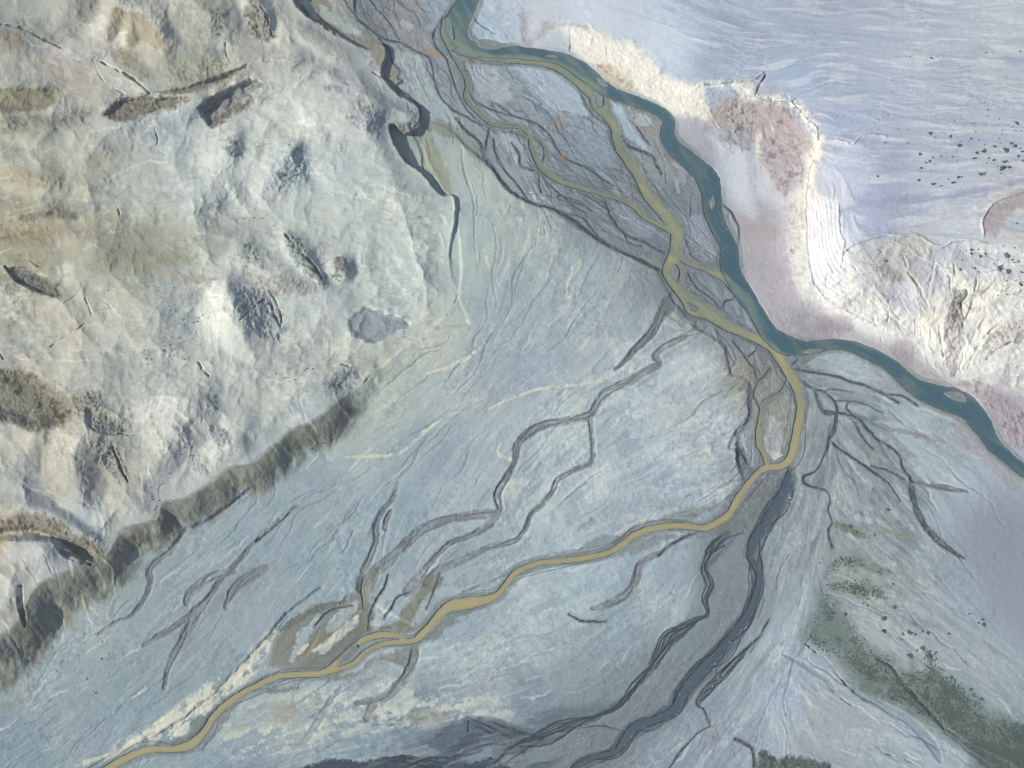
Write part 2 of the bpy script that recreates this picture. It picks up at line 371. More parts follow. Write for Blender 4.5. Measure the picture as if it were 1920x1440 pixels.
CREASE = [ [(1690,470,4,2),(1700,500,5,3)],[(1755,480,4,2),(1746,520,6,4),(1738,560,5,3)],[(1832,518,4,2),(1826,560,6,4),(1812,600,5,3)],[(1872,520,4,2),(1850,545,5,3),(1830,562,4,2)],[(1890,565,4,2),(1852,592,5,3),(1820,640,4,3)],[(1618,520,4,2),(1650,545,6,3),(1700,562,5,2)],[(1600,500,4,2),(1640,545,6,3),(1690,600,5,2)],[(1760,600,4,3),(1765,640,6,4),(1772,680,5,3)],[(1640,600,4,2),(1655,640,5,3)],[(1880,600,5,3),(1840,640,6,4),(1815,690,5,3)],
  # narrow shadowed cracks, scarps, gullies: cut into the ground (x, y, width, depth m)
 [(1702,512,3,3),(1717,530,6,5),(1732,557,6,5),(1741,575,4,4)],[(1715,600,4,3),(1718,615,4,3),(1716,632,3,3)],
 [(1790,490,3,3),(1795,530,6,6),(1815,547,5,5),(1802,580,5,5),(1810,627,3,3)],
 [(1666,562,2,3),(1667,590,3,4),(1658,622,2,3)],[(1850,675,4,4),(1862,662,6,6),(1895,640,3,3)],
 [(1436,138,5,6),(1425,158,5,6),(1417,180,4,4)],[(1069,58,3,3),(1070,70,3,3),(1067,98,2,3)],
 [(1500,1200,3,2.5),(1530,1222,4,3),(1552,1240,4,3),(1575,1270,5,3),(1600,1295,5,3),(1640,1317,3,2)],
 [(1575,1307,2,2),(1600,1322,3,2),(1640,1333,2,2)],[(1660,1412,3,3),(1690,1421,3,3),(1722,1436,3,3)],
 [(1648,1235,2,1.5),(1672,1250,3,2),(1690,1275,3,2),(1740,1330,3,2),(1770,1365,3,2)],
 [(700,135,3,3),(722,148,4,5),(745,172,4,5),(752,180,2,2)],
 [(550,-5,6,6),(565,14,9,7),(590,40,5,5),(625,62,3,3),(642,70,3,3)],
 [(168,100,2,2),(195,118,3,4),(232,135,6,7),(262,155,7,8),(280,175,6,6)],
 [(172,105,2,2),(185,135,3,3),(200,158,2,2)],[(212,162,2,3),(235,178,3,3)],
 [(422,80,4,5),(424,100,4,5),(432,115,2,3)],[(0,45,4,4),(40,52,6,5),(80,72,6,4),(115,90,3,2)],
 [(10,500,4,4),(30,525,7,7),(60,540,6,5),(95,553,5,4),(120,557,3,2)],[(55,490,3,3),(70,500,4,4)],
 [(160,560,2,2),(168,580,3,3),(170,597,2,2),(140,620,2,1.5),(95,650,2,1)],[(192,562,2,1.5),(215,582,2,1.5)],
 [(372,680,4,5),(382,695,6,6),(393,705,3,3)],[(212,840,5,5),(225,872,6,7),(240,905,4,4)],
 [(0,660,3,4),(8,672,3,4)],[(640,682,3,3),(655,686,4,4)],[(700,700,2,3),(688,712,3,3),(676,722,3,3)],
 [(855,545,2,1.2),(858,560,2,1),(845,580,2,.8),(838,592,2,.6)],[(705,643,2,1),(740,625,3,1.2),(780,612,2,1),(825,600,2,.8)],
 [(752,597,2,1.5),(770,609,3,2)],[(720,585,2,1),(750,595,3,1.6)],
 [(290,240,4,2),(295,262,3,2),(293,278,3,2),(310,292,2,1.5)],[(400,240,5,5),(392,236,4,4)],
 [(20,390,3,3),(30,402,3,3)],[(222,395,4,3),(228,420,4,3)],[(530,285,3,2),(545,270,4,3)],
 [(535,440,6,4),(560,470,7,5),(590,500,7,5),(608,532,4,3)],[(450,600,3,2),(500,560,5,3),(515,590,6,4),(525,610,4,3)],
 [(505,545,3,3),(522,570,4,3),(528,600,4,3),(520,635,5,3)],[(650,492,3,2),(657,500,3,3),(655,512,3,2)],
 [(490,10,4,4),(505,40,5,4),(508,65,3,3)],[(95,540,2,2),(60,530,3,2)],[(165,800,4,4),(190,812,5,4),(235,815,4,3),(260,815,2,2)],
 [(100,1010,10,5),(120,1035,16,8),(150,1050,12,7),(172,1057,5,4)],[(38,1100,12,6),(36,1130,18,9),(44,1165,10,6),(46,1175,4,4)],  # cast shadows beside the mound, cut and darkened as hollows
 [(1035,392,2,1),(1022,420,2,.8),(1025,445,2,.7),(1018,470,2,.5)],[(1170,480,2,.8),(1165,500,2,.7),(1160,510,2,.5)],
 [(1215,512,8,.8),(1217,540,7,.8),(1208,565,4,.6),(1205,580,2,.4)],
 [(1270,330+465,2,.6),(1280,820,2,.6),(1260,845,3,.6)],[(1190,925,3,.6),(1183,945,3,.5)],
]
# ------------------------------------------------------------------ survey: heights
HP = [(870,50,0),(1000,200,0),(1100,300,0),(1200,400,0),(1300,550,0),(1450,650,0),(1350,450,0),(1300,300,0),(1395,350,2),(1440,450,3),(1440,560,3),(1500,620,2),(1600,680,0),(1750,760,0),(1880,870,0),(1960,930,0),(930,60,1),
 (980,0,6),(1000,-60,12),(1050,40,9),(1130,50,18),(1200,60,26),(1300,120,34),(1400,90,40),(1600,0,48),(1900,0,55),(1600,200,50),(1900,200,55),(1560,300,48),(1800,380,55),(1960,380,56),(1600,380,50),(1595,440,49),
 (1070,110,1),(1150,168,1),(1250,205,1),(1300,245,2),(1390,270,3),(1470,400,4),(1480,500,4),(1520,590,3),(1580,632,2),(1650,662,2),(1720,702,2),(1800,740,2),(1900,815,2),(1440,190,25),(1535,240,45),(1335,190,14),(1400,215,13),(1470,250,22),(1500,330,24),
 (1700,455,47),(1800,460,48),(1900,470,50),(1650,520,36),(1720,540,30),(1850,550,34),(1950,600,34),(1650,590,17),(1740,625,15),(1830,640,20),(1950,700,16),(1545,450,32),(1510,450,18),(1512,540,15),(1580,520,32),
 (900,400,5),(1000,500,5),(1200,600,4),(900,700,8),(1000,900,4),(1200,800,4),(1300,900,2),(700,900,8),(500,1000,9),(300,1200,8),(100,1350,8),(700,1300,2),(1000,1200,2),(1200,1200,1),(1300,1440,0),(900,1350,1),(500,1450,2),
 (1600,900,1),(1700,820,1),(1700,1000,2),(1850,1100,4),(1600,1250,6),(1500,1400,6),(1800,1300,8),(1900,1440,8),(1450,1150,1),(1420,950,0),(1440,800,0),
 (800,500,6),(700,300,8),(600,600,9),(400,400,14),(200,500,16),(-50,500,18),(300,100,18),(-50,-50,22),(500,50,14),(620,60,6),(200,900,12),(400,800,12),(-50,1000,12),(700,20,0),(760,120,0),(850,230,0),(-60,1300,8),(-60,1500,6)]
PLATEAU = [(520,-300),(548,-20),(568,22),(600,45),(640,70),(690,95),(716,82),(722,105),(714,122),(716,145),(745,178),(768,190),(788,208),(784,238),(760,250),(742,232),(728,238),(740,270),(762,305),(790,325),(812,352),(832,368),(852,372),(850,420),(842,470),(845,520),(856,545),(846,575),(810,620),(760,650),(715,688),(690,700),(672,724),(640,746),(590,788),(545,808),(505,842),(470,870),(430,878),(395,905),(345,935),(302,945),(290,975),(232,992),(212,1015),(195,1042),(160,1050),(110,1078),(72,1095),(50,1125),(30,1165),(0,1192),(-60,1235),(-400,1400),(-400,-300)]
AMPP = [(560,0,12,4),(640,70,7,4),(716,110,7,4),(716,145,7,4),(788,208,7,4),(740,260,11,3),(800,340,8,3),(850,400,5,3),(843,470,1.8,3),(845,520,.7,4),(856,545,.2,20),(846,575,.05,40),(825,605,.05,40),(800,628,.05,40),(775,642,.1,40),(750,655,.2,40),(722,680,2,40),(690,702,7,46),(600,785,17,66),(470,870,18,68),(345,935,18,66),(220,1010,18,64),(110,1085,22,84),(0,1192,22,95),(-100,1250,22,95)]
FAN = [(800,228),(828,236),(850,250),(880,278),(905,300),(925,322),(945,345),(960,360),(1000,380),(1035,390),(1072,410),(1100,430),(1135,455),(1172,473),(1210,493),(1238,508),(1250,530),(1256,556),(1285,590),(1305,600),(1300,612),(1335,632),(1358,655),(1366,690),(1372,705),(1404,716),(1404,782),(1380,806),(1366,840),(1382,846),(1384,880),(1395,908),(1365,955),(1330,972),(1200,984),(1150,1018),(1000,1045),(935,1085),(850,1120),(780,1175),(600,1100),(400,1300),(200,1420),(-250,1560),(-250,600),(780,620),(860,560),(855,400),(820,340),(795,280)]
RIDGES = [  # crest lines of hills: x, y, half-width, height
 [(400,535,25,5),(420,545,45,15),(436,580,62,22),(452,620,56,18),(474,665,40,7)],
 [(530,440,22,6),(562,472,28,9),(600,525,22,5)],[(455,475,30,4),(500,510,40,6),(560,540,30,4)],
 [(636,498,30,12),(642,506,30,11)],
 [(554,272,18,9),(536,300,42,14),(515,335,46,10),(500,365,30,4)],
 [(442,255,16,6),(430,285,34,10),(412,302,26,5)],
 [(540,190,50,5),(610,180,70,10),(680,205,70,13),(720,240,42,7)],[(480,170,40,6),(560,145,30,8),(640,150,30,7),(740,200,30,5)],
 [(225,-20,50,18),(214,15,52,22),(190,48,42,9)],[(218,5,45,20),(268,20,52,19),(296,52,48,16),(306,98,34,5)],
 [(250,15,26,18),(240,62,28,9)],[(330,30,60,8),(400,15,55,12),(432,62,42,5)],[(478,0,40,17),(498,30,34,14),(503,66,22,4)],
 [(95,45,60,8),(150,-10,60,15)],[(-20,60,50,8),(60,92,40,4)],[(570,50,45,7),(608,82,36,5)],
 [(384,720,60,9),(335,790,62,18),(305,838,50,14),(268,884,38,5)],[(160,795,60,10),(140,858,72,22),(148,922,50,12),(158,948,26,3)],
 [(70,815,50,10),(24,880,60,10)],[(392,905,40,6),(424,842,48,10),(456,800,36,7)],[(318,962,28,9),(286,985,22,6)],
 [(545,735,40,4),(620,698,44,10),(668,688,26,4)],[(0,395,38,6),(80,398,38,8),(165,405,26,3)],[(265,400,30,4),(340,385,40,7),(420,360,34,5)],
 [(0,545,40,7),(50,548,38,9),(115,562,22,3)],[(130,225,50,5),(200,235,60,8),(290,225,50,7),(360,190,35,9),(400,172,30,6)],
 [(0,225,30,4),(60,245,40,7),(130,225,30,5)],[(0,295,40,6),(60,330,50,8),(110,350,30,4)],[(120,430,40,4),(180,460,50,7),(150,510,40,3)],
 [(30,1015,45,8),(80,1025,36,7)],[(0,955,30,9),(60,952,30,10),(120,975,25,8),(190,1020,16,6)],
 [(510,-10,30,4),(530,60,40,6),(520,100,30,3)],[(380,130,35,5),(450,110,40,7),(560,110,35,5)],[(300,640,40,2),(400,690,60,5),(470,700,50,5)],
 [(590,620,40,3),(640,580,40,4)],[(20,170,35,5),(90,165,30,4)]]
PITS = [  # hollows: polygon, depth, rim softness
 ([(-80,690),(40,692),(92,716),(138,758),(128,790),(100,803),(55,806),(20,790),(-80,762)],11,24),
 ([(192,216),(225,185),(262,180),(300,182),(352,182),(310,206),(262,220),(225,228)],7,12),
 ([(288,172),(340,164),(390,148),(430,134),(470,120),(430,150),(385,168),(320,176)],5,9),
 ([(370,202),(392,184),(430,165),(470,148),(488,158),(470,178),(440,205),(398,238),(382,225)],7,10),
 ([(-60,165),(60,163),(104,168),(106,195),(60,208),(-60,206)],5,12),
 ([(652,598),(672,585),(690,574),(740,592),(772,607),(742,624),(704,644),(670,630),(654,618)],2.0,9),
 ([(-60,1000),(50,985),(110,1000),(170,1030),(180,1052),(150,1052),(110,1022),(60,1012),(-60,1018)],11,12),
 ([(160,760),(200,770),(240,800),(232,815),(190,812),(160,795)],5,14),
 ([(60,500),(110,535),(118,556),(80,552),(30,528),(14,503)],5,8)]
# ------------------------------------------------------------------ survey: tints of the ground, hazy and shaded tones among them (x, y, r, g, b)
CP = [(40,60,150,152,150),(120,100,178,176,172),(200,-20,172,170,160),(150,140,180,178,174),(330,60,164,165,158),(450,100,178,178,170),(350,115,150,152,142),(60,260,160,162,152),(150,290,176,176,168),(330,230,176,184,188),(450,260,186,192,190),(600,60,190,192,185),(600,200,190,195,192),(680,150,186,190,188),(620,330,178,190,192),(750,350,182,190,188),(100,350,164,163,152),(250,340,180,184,178),(400,350,178,188,190),(60,450,150,148,132),(180,440,160,160,148),(280,470,152,154,140),(380,450,166,171,166),(100,600,178,176,166),(250,600,180,182,174),(50,650,182,180,170),(350,620,178,186,186),(420,560,192,196,194),(600,420,184,192,190),(750,450,182,192,190),(600,600,178,188,190),(780,560,182,192,190),(820,640,190,195,186),(700,665,184,190,180),(550,650,184,190,186),(300,700,176,180,178),(200,730,166,169,165),(400,740,182,188,186),(500,720,178,184,180),(350,850,184,186,182),(100,850,186,181,170),(200,880,162,161,155),(60,930,164,169,171),(160,970,164,171,175),(50,1040,172,176,180),(0,1110,180,182,180),(0,0,160,162,158),(0,1000,150,140,125),
 (900,330,178,190,188),(880,450,180,192,190),(1000,450,175,186,188),(1100,520,166,178,188),(950,560,165,178,188),(1000,700,160,172,189),(900,680,165,175,190),(850,720,172,182,188),(700,780,174,184,182),(650,850,168,180,184),(600,900,158,172,184),(800,850,152,167,182),(900,900,160,174,188),(750,950,150,166,182),(500,950,155,170,182),(450,1030,147,163,177),(600,1050,147,163,178),(300,1100,146,159,169),(200,1150,149,161,169),(100,1280,151,164,172),(250,1300,139,155,168),(400,1250,141,156,166),(50,1400,136,153,170),(150,1420,146,160,172),(1050,800,178,190,198),(1200,750,176,188,200),(1300,700,187,197,206),(1350,800,187,195,204),(1200,850,177,188,202),(1100,900,175,187,200),(1300,930,181,191,205),(1050,980,173,187,198),(1200,650,168,180,192),(850,1090,156,170,182),(1000,1130,177,189,199),(1100,1100,166,181,195),(1250,1040,160,174,190),(1250,1130,163,175,188),(950,1200,166,179,192),(850,1230,160,174,188),(1050,1250,152,164,178),(900,1300,173,181,188),(700,1290,166,177,188),(550,1350,162,171,175),(450,1360,160,172,182),(700,1400,136,152,168),(450,1420,136,153,170),(1000,1320,124,139,156),(1150,1200,142,156,170),(1250,1300,118,129,144),(1150,1340,116,126,140),(1340,1180,130,142,156),(1350,1080,130,142,156),(1100,1400,120,128,140),(1000,1430,120,128,140),(1250,1400,140,152,170),(1330,1350,140,150,168),(760,1370,128,144,160),(850,1390,112,127,145),
 (850,150,140,146,152),(700,30,136,140,142),(760,140,166,178,182),(800,200,164,178,186),(830,20,160,175,195),(760,60,150,156,161),(870,300,176,188,186),(905,290,140,146,150),(980,150,166,179,191),(950,200,140,150,158),(1050,200,160,175,188),(1050,260,136,148,162),(1100,290,140,155,170),(1150,350,126,135,145),(1100,400,124,134,142),(1180,440,128,134,145),(1180,230,165,180,195),(1230,300,148,154,158),(1280,380,121,133,149),(1310,430,138,147,160),(1330,540,124,134,145),(1380,600,110,124,134),(1300,520,124,130,136),(940,50,170,185,205),(1440,760,150,155,154),(1450,800,156,161,165),(1395,700,148,148,147),(1440,930,118,129,143),(1370,1005,120,130,140),
 (1400,310,178,188,206),(1420,420,170,166,179),(1440,520,170,165,179),(1450,590,160,156,167),(1540,625,150,146,156),(1680,690,148,143,151),(1500,450,200,198,202),(1550,480,208,211,225),(1480,290,166,159,166),(1440,240,165,156,161),(1400,360,194,201,215),(1520,280,196,193,196),
 (1000,50,190,195,210),(1100,20,186,196,213),(1250,60,180,192,212),(1350,60,166,179,203),(1400,20,176,188,210),(1350,110,160,174,199),(1480,60,168,180,205),(1500,150,152,168,196),(1600,100,172,183,206),(1750,80,180,190,208),(1900,50,188,198,210),(1600,220,172,184,208),(1750,200,178,188,208),(1900,250,188,195,212),(1565,235,162,174,203),(1600,320,182,190,214),(1750,330,185,193,212),(1650,378,160,170,199),(1900,420,194,192,196),(1650,420,172,181,208),(1800,410,190,196,212),
 (1680,480,186,184,186),(1850,480,186,193,200),(1700,560,204,205,215),(1650,590,214,211,207),(1760,620,220,216,207),(1850,560,214,211,207),(1880,620,204,201,200),(1840,700,200,198,198),(1900,720,185,182,190),(1880,780,158,151,160),(1590,560,214,211,212),
 (1600,690,160,172,182),(1500,690,110,122,132),(1650,780,150,162,176),(1700,810,170,184,198),(1780,850,166,174,186),(1620,830,150,162,172),(1660,870,134,142,150),(1720,850,167,179,193),(1800,920,172,184,200),(1750,960,168,182,198),(1870,1000,146,155,172),(1880,1080,148,157,174),(1920,900,165,175,195),(1900,1150,150,160,179),(1820,1100,156,169,186),(1600,920,141,151,159),(1550,860,130,140,150),(1500,1000,150,160,172),(1480,1080,152,162,176),(1600,1010,146,149,150),(1650,950,150,160,168),(1700,1080,156,163,171),(1650,1150,161,166,172),(1750,1200,161,169,178),(1850,1250,160,170,182),(1900,1320,150,162,174),(1480,1200,160,172,188),(1480,1300,165,178,198),(1550,1330,165,172,182),(1600,1400,161,171,182),(1700,1400,165,175,190),(1560,1260,163,172,186)]
# stains with an outline, and a painted mist smudge: polygon, colour, alpha, edge softness, roughness (m)
STAINS_MIST = [
 ([(1790,940),(1850,920),(1990,900),(1990,1160),(1860,1150),(1780,1050)],(141,149,167),.6,55,0),  # mist smudge, painted grey-blue into the ground colour
 ([(140,1436),(230,1398),(300,1345),(360,1300),(420,1262),(470,1218),(512,1172),(524,1184),(492,1242),(452,1290),(412,1324),(388,1340),(350,1376),(300,1392),(220,1420)],(208,205,196),.85,8,-1),
 ([(400,1400),(440,1345),(500,1310),(600,1290),(690,1310),(740,1330),(680,1370),(560,1400),(450,1420)],(196,197,190),.6,14,-1),
 ([(420,1375),(470,1330),(540,1318),(600,1330),(560,1352),(480,1362)],(136,134,128),.5,9,-1),
 ([(700,1345),(760,1300),(860,1290),(960,1320),(1000,1300),(960,1345),(860,1352),(780,1370)],(198,200,196),.6,12,-1),
 ([(505,1248),(516,1196),(550,1158),(600,1132),(652,1122),(684,1078),(712,1068),(704,1110),(690,1170),(660,1200),(600,1240),(560,1262)],(124,128,126),.8,7,.1),
 ([(560,1150),(600,1130),(640,1126),(652,1110),(640,1132),(590,1145),(552,1175),(522,1182)],(96,106,116),.6,4,.1),
 ([(1320,1005),(1425,1000),(1440,1100),(1400,1205),(1320,1300),(1220,1400),(1100,1460),(860,1460),(980,1390),(1080,1310),(1200,1220),(1300,1150)],(118,129,142),.62,22,.05),
 ([(1560,1010),(1620,1030),(1700,1080),(1720,1110),(1640,1120),(1560,1110),(1548,1060)],(142,148,152),.5,14,.1),
 ([(205,30),(215,14),(228,16),(262,25),(285,45),(300,65),(305,88),(292,95),(262,78),(248,92),(240,80),(228,55),(210,72),(200,70)],(142,134,118),.8,4,.3),
 ([(118,-40),(180,-40),(182,30),(160,45),(138,25),(124,0)],(142,142,140),.8,6,.2),
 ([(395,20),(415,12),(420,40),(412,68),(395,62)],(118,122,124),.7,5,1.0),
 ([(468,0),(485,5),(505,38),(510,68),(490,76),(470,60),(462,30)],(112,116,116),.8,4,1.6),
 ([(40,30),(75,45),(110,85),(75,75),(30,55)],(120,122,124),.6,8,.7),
 ([(0,55),(40,60),(52,88),(30,95),(0,92)],(138,130,118),.7,6,.4),
 ([(-60,162),(60,163),(104,168),(106,192),(60,208),(-60,206)],(118,116,102),.85,4,.5),
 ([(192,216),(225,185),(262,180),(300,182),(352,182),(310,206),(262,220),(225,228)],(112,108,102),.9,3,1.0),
 ([(210,95),(240,92),(270,120),(285,145),(262,142),(225,120)],(124,120,106),.75,8,.6),
 ([(310,95),(345,115),(400,100),(425,130),(390,152),(330,155)],(142,144,134),.7,9,.7),
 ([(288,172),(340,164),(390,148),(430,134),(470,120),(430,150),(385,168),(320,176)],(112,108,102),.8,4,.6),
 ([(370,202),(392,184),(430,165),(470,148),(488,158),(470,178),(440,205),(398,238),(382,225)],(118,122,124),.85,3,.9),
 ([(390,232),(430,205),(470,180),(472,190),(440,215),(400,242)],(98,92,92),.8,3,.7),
 ([(0,225),(50,215),(110,215),(170,205),(160,225),(90,240),(0,250)],(135,136,128),.8,7,.7),
 ([(100,375),(125,380),(120,405),(100,400)],(128,126,114),.6,6,.5),
 ([(0,315),(60,320),(115,330),(100,345),(20,345)],(150,136,118),.5,7,.5),
 ([(35,402),(60,395),(125,398),(150,400),(140,412),(90,408),(45,415)],(118,116,108),.8,5,.7),
 ([(0,420),(60,422),(110,432),(95,455),(40,460),(0,450)],(138,130,112),.6,9,.5),
 ([(180,470),(250,460),(330,465),(375,480),(350,495),(270,500),(200,500)],(140,142,128),.7,14,.2),
 ([(250,430),(330,425),(390,445),(330,470),(260,455)],(150,151,145),.6,16,.1),
 ([(150,380),(180,375),(185,385),(165,395),(145,392)],(132,140,146),.7,6,.3),
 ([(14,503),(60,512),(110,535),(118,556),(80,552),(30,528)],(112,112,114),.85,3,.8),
 ([(300,505),(400,520),(395,528),(340,530),(310,518)],(158,152,144),.7,4,.1),
 ([(395,520),(350,560),(372,572),(385,545),(402,525)],(150,148,146),.6,4,.3),
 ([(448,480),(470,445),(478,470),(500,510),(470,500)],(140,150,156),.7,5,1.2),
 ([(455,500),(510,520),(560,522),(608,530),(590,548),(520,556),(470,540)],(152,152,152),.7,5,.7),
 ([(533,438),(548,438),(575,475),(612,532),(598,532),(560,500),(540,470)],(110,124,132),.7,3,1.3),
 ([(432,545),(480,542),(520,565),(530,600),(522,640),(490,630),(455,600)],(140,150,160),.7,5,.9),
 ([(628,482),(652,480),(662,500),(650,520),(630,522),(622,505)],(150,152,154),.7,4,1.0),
 ([(652,598),(672,585),(690,574),(740,592),(772,607),(742,624),(704,644),(670,630),(654,618)],(134,144,156),.85,2,.15),
 ([(500,330),(530,290),(560,275),(580,320),(560,350),(510,350)],(150,166,180),.6,10,1.0),
 ([(420,265),(440,258),(460,285),(448,300),(425,288)],(138,148,154),.6,5,.9),
 ([(650,190),(700,200),(720,225),(700,252),(660,235)],(160,164,174),.6,8,.9),
 ([(600,160),(640,165),(630,172),(610,170)],(130,140,150),.6,3,.6),
 ([(770,205),(788,205),(790,225),(775,240),(755,250),(748,235),(770,225)],(142,136,136),.6,4,1.2),
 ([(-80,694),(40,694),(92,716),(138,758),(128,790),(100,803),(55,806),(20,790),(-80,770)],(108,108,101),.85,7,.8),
 ([(0,705),(50,700),(90,730),(60,745),(20,735)],(124,122,112),.5,6,.7),
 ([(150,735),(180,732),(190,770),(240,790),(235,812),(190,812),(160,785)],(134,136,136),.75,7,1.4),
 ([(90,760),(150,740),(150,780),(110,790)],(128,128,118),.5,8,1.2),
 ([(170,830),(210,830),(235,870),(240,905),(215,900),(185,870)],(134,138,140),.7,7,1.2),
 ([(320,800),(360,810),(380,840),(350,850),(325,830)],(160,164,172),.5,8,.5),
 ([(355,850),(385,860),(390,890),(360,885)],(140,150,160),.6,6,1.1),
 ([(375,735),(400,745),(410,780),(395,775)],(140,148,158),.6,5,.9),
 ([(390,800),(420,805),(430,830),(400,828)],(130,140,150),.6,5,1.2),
 ([(-60,985),(60,962),(100,972),(145,1000),(195,1030),(178,1056),(150,1040),(110,1012),(50,992),(-60,1015)],(114,111,104),.85,4,.8),
 ([(70,965),(105,978),(150,1008),(185,1030),(170,1036),(130,1015),(90,985)],(140,131,116),.4,7,.3),
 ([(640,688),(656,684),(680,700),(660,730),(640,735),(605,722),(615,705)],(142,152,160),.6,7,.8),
 ([(300,1000),(232,1010),(226,1030),(280,1020),(320,985),(300,950),(285,975)],(118,116,106),.5,6,.4),
 # gravel bars, beds
 ([(560,-30),(600,-30),(650,60),(700,75),(735,80),(735,120),(720,140),(690,95),(640,68),(600,42)],(136,134,126),.8,5,.1),
 ([(600,10),(625,22),(650,40),(675,60),(660,62),(630,50),(605,35)],(176,186,186),.85,2.5,.0),
 ([(738,85),(760,95),(790,105),(800,130),(808,160),(830,190),(865,225),(850,235),(820,220),(790,195),(765,150),(742,120)],(170,182,184),.75,5,.1),
 ([(720,115),(745,130),(755,150),(748,165),(765,180),(740,170),(716,145)],(150,146,138),.8,4,.1),
 ([(795,225),(840,230),(880,262),(905,300),(880,285),(840,255),(800,245)],(138,143,140),.8,4,.1),
 ([(778,250),(800,245),(825,290),(840,330),(850,360),(835,365),(800,320),(785,280)],(150,152,142),.75,6,.1),
 ([(700,20),(750,35),(800,60),(820,90),(830,108),(800,105),(760,85),(730,60)],(148,146,150),.6,5,.1),
 ([(745,40),(770,42),(775,52),(760,52)],(176,184,190),.7,3,.0),
 ([(880,122),(915,122),(955,160),(955,190),(920,190),(890,160)],(168,178,190),.7,6,.1),
 ([(960,122),(990,117),(1035,125),(1065,142),(1080,145),(1092,190),(1100,215),(1060,210),(1020,195),(985,150)],(168,182,196),.85,4,.1),
 ([(1142,188),(1165,192),(1175,215),(1195,245),(1225,285),(1205,280),(1175,255),(1155,225)],(168,183,198),.85,3,.0),
 ([(1168,195),(1230,212),(1242,228),(1238,260),(1262,300),(1295,320),(1308,345),(1290,330),(1240,310),(1210,270),(1185,235)],(142,143,148),.7,5,.2),
 ([(1195,215),(1212,212),(1218,228),(1205,235),(1195,228)],(168,178,188),.7,3,.1),
 ([(1250,285),(1270,300),(1298,320),(1300,330),(1280,318),(1255,298)],(186,190,188),.7,3,.1),
 ([(1080,235),(1130,250),(1145,270),(1160,300),(1130,310),(1090,280)],(150,165,182),.5,10,.1),
 ([(960,290),(972,290),(975,305),(965,312)],(172,184,196),.7,3,0),
 ([(880,252),(905,265),(903,275),(885,265)],(172,184,190),.7,3,0),
 ([(940,252),(960,262),(965,285),(950,280)],(166,178,190),.6,3,0),
 ([(1145,378),(1175,385),(1195,400),(1225,440),(1200,445),(1170,415)],(150,162,180),.6,6,.1),
 ([(1275,420),(1315,400),(1335,440),(1345,480),(1320,485),(1290,450)],(146,153,168),.7,5,.15),
 ([(1405,705),(1435,700),(1465,700),(1478,730),(1482,790),(1470,850),(1430,855),(1410,800)],(148,148,142),.7,5,.2),
 ([(1440,780),(1462,782),(1466,820),(1450,860),(1435,830)],(168,176,182),.7,5,.1),
 ([(1437,842),(1460,846),(1466,854),(1455,860),(1440,855)],(196,200,200),.8,2.5,0),
 ([(1508,685),(1525,672),(1560,662),(1610,668),(1650,695),(1690,722),(1640,712),(1580,700),(1530,695)],(156,168,180),.8,4,.1),
 ([(1340,985),(1380,960),(1420,900),(1460,900),(1450,940),(1420,990),(1390,1000),(1350,1005)],(114,122,128),.8,5,.3),
 ([(1350,1010),(1400,1005),(1400,1060),(1412,1090),(1400,1140),(1360,1190),(1325,1200),(1335,1100),(1335,1050)],(128,138,150),.7,8,.1),
 ([(560,1255),(600,1225),(640,1192),(655,1165),(680,1145),(705,1150),(700,1182),(742,1165),(775,1120),(800,1080),(830,1085),(812,1130),(800,1165),(760,1190),(690,1192),(640,1225),(600,1256)],(118,122,118),.85,5,.15),
 ([(580,1215),(600,1195),(625,1178),(630,1190),(600,1215)],(146,130,112),.4,7,.1),
 ([(600,1262),(660,1262),(700,1235),(770,1212),(785,1225),(760,1250),(720,1240),(670,1270),(610,1275)],(118,126,122),.75,5,.15),
 ([(800,1200),(835,1150),(870,1138),(925,1130),(900,1140),(850,1170),(815,1205)],(118,128,132),.8,4,.15),
 ([(510,1290),(540,1290),(570,1275),(560,1290),(530,1300),(500,1300)],(108,114,112),.7,5,.2),
 ([(400,1370),(420,1340),(450,1318),(430,1345),(410,1372),(390,1395),(380,1400)],(116,124,124),.7,4,.15),
 ([(300,1395),(345,1380),(360,1350),(395,1335),(385,1360),(365,1385),(330,1398)],(112,122,126),.8,4,.15),
 ([(405,1330),(450,1300),(480,1280),(475,1290),(430,1315),(410,1335)],(112,120,122),.7,3,.15),
 ([(1085,1030),(1110,1012),(1140,1002),(1160,1008),(1158,1018),(1130,1030),(1060,1038)],(132,142,156),.8,4,.1),
 ([(1010,1045),(1080,1030),(1130,1028),(1135,1034),(1060,1046),(1012,1054)],(138,146,158),.7,3,.1),
 ([(1170,1030),(1220,1005),(1280,1000),(1340,1000),(1300,1010),(1240,1015),(1200,1040),(1160,1045)],(128,136,148),.75,5,.15),
 ([(1085,995),(1110,985),(1120,970),(1105,975),(1085,988)],(142,148,156),.7,4,.1),
 ([(1320,960),(1360,945),(1300,952),(1240,975),(1300,975)],(128,134,138),.6,5,.1),
 ([(560,1190),(596,1152),(604,1160),(584,1196),(556,1236),(545,1236)],(166,178,188),.85,3,0),([(612,1180),(622,1150),(650,1132),(672,1128),(664,1150),(640,1172),(620,1186)],(168,179,187),.8,3,0),([(594,1222),(640,1176),(670,1156),(664,1174),(625,1212),(606,1226)],(172,183,190),.9,3,0),([(698,1172),(708,1118),(726,1096),(742,1088),(732,1120),(716,1150),(706,1180)],(172,182,190),.8,3,0),([(770,1172),(800,1120),(840,1096),(870,1110),(830,1140),(800,1170)],(165,177,188),.8,4,0),([(745,1086),(790,1060),(775,1095),(750,1130),(738,1140)],(164,176,186),.7,4,0),
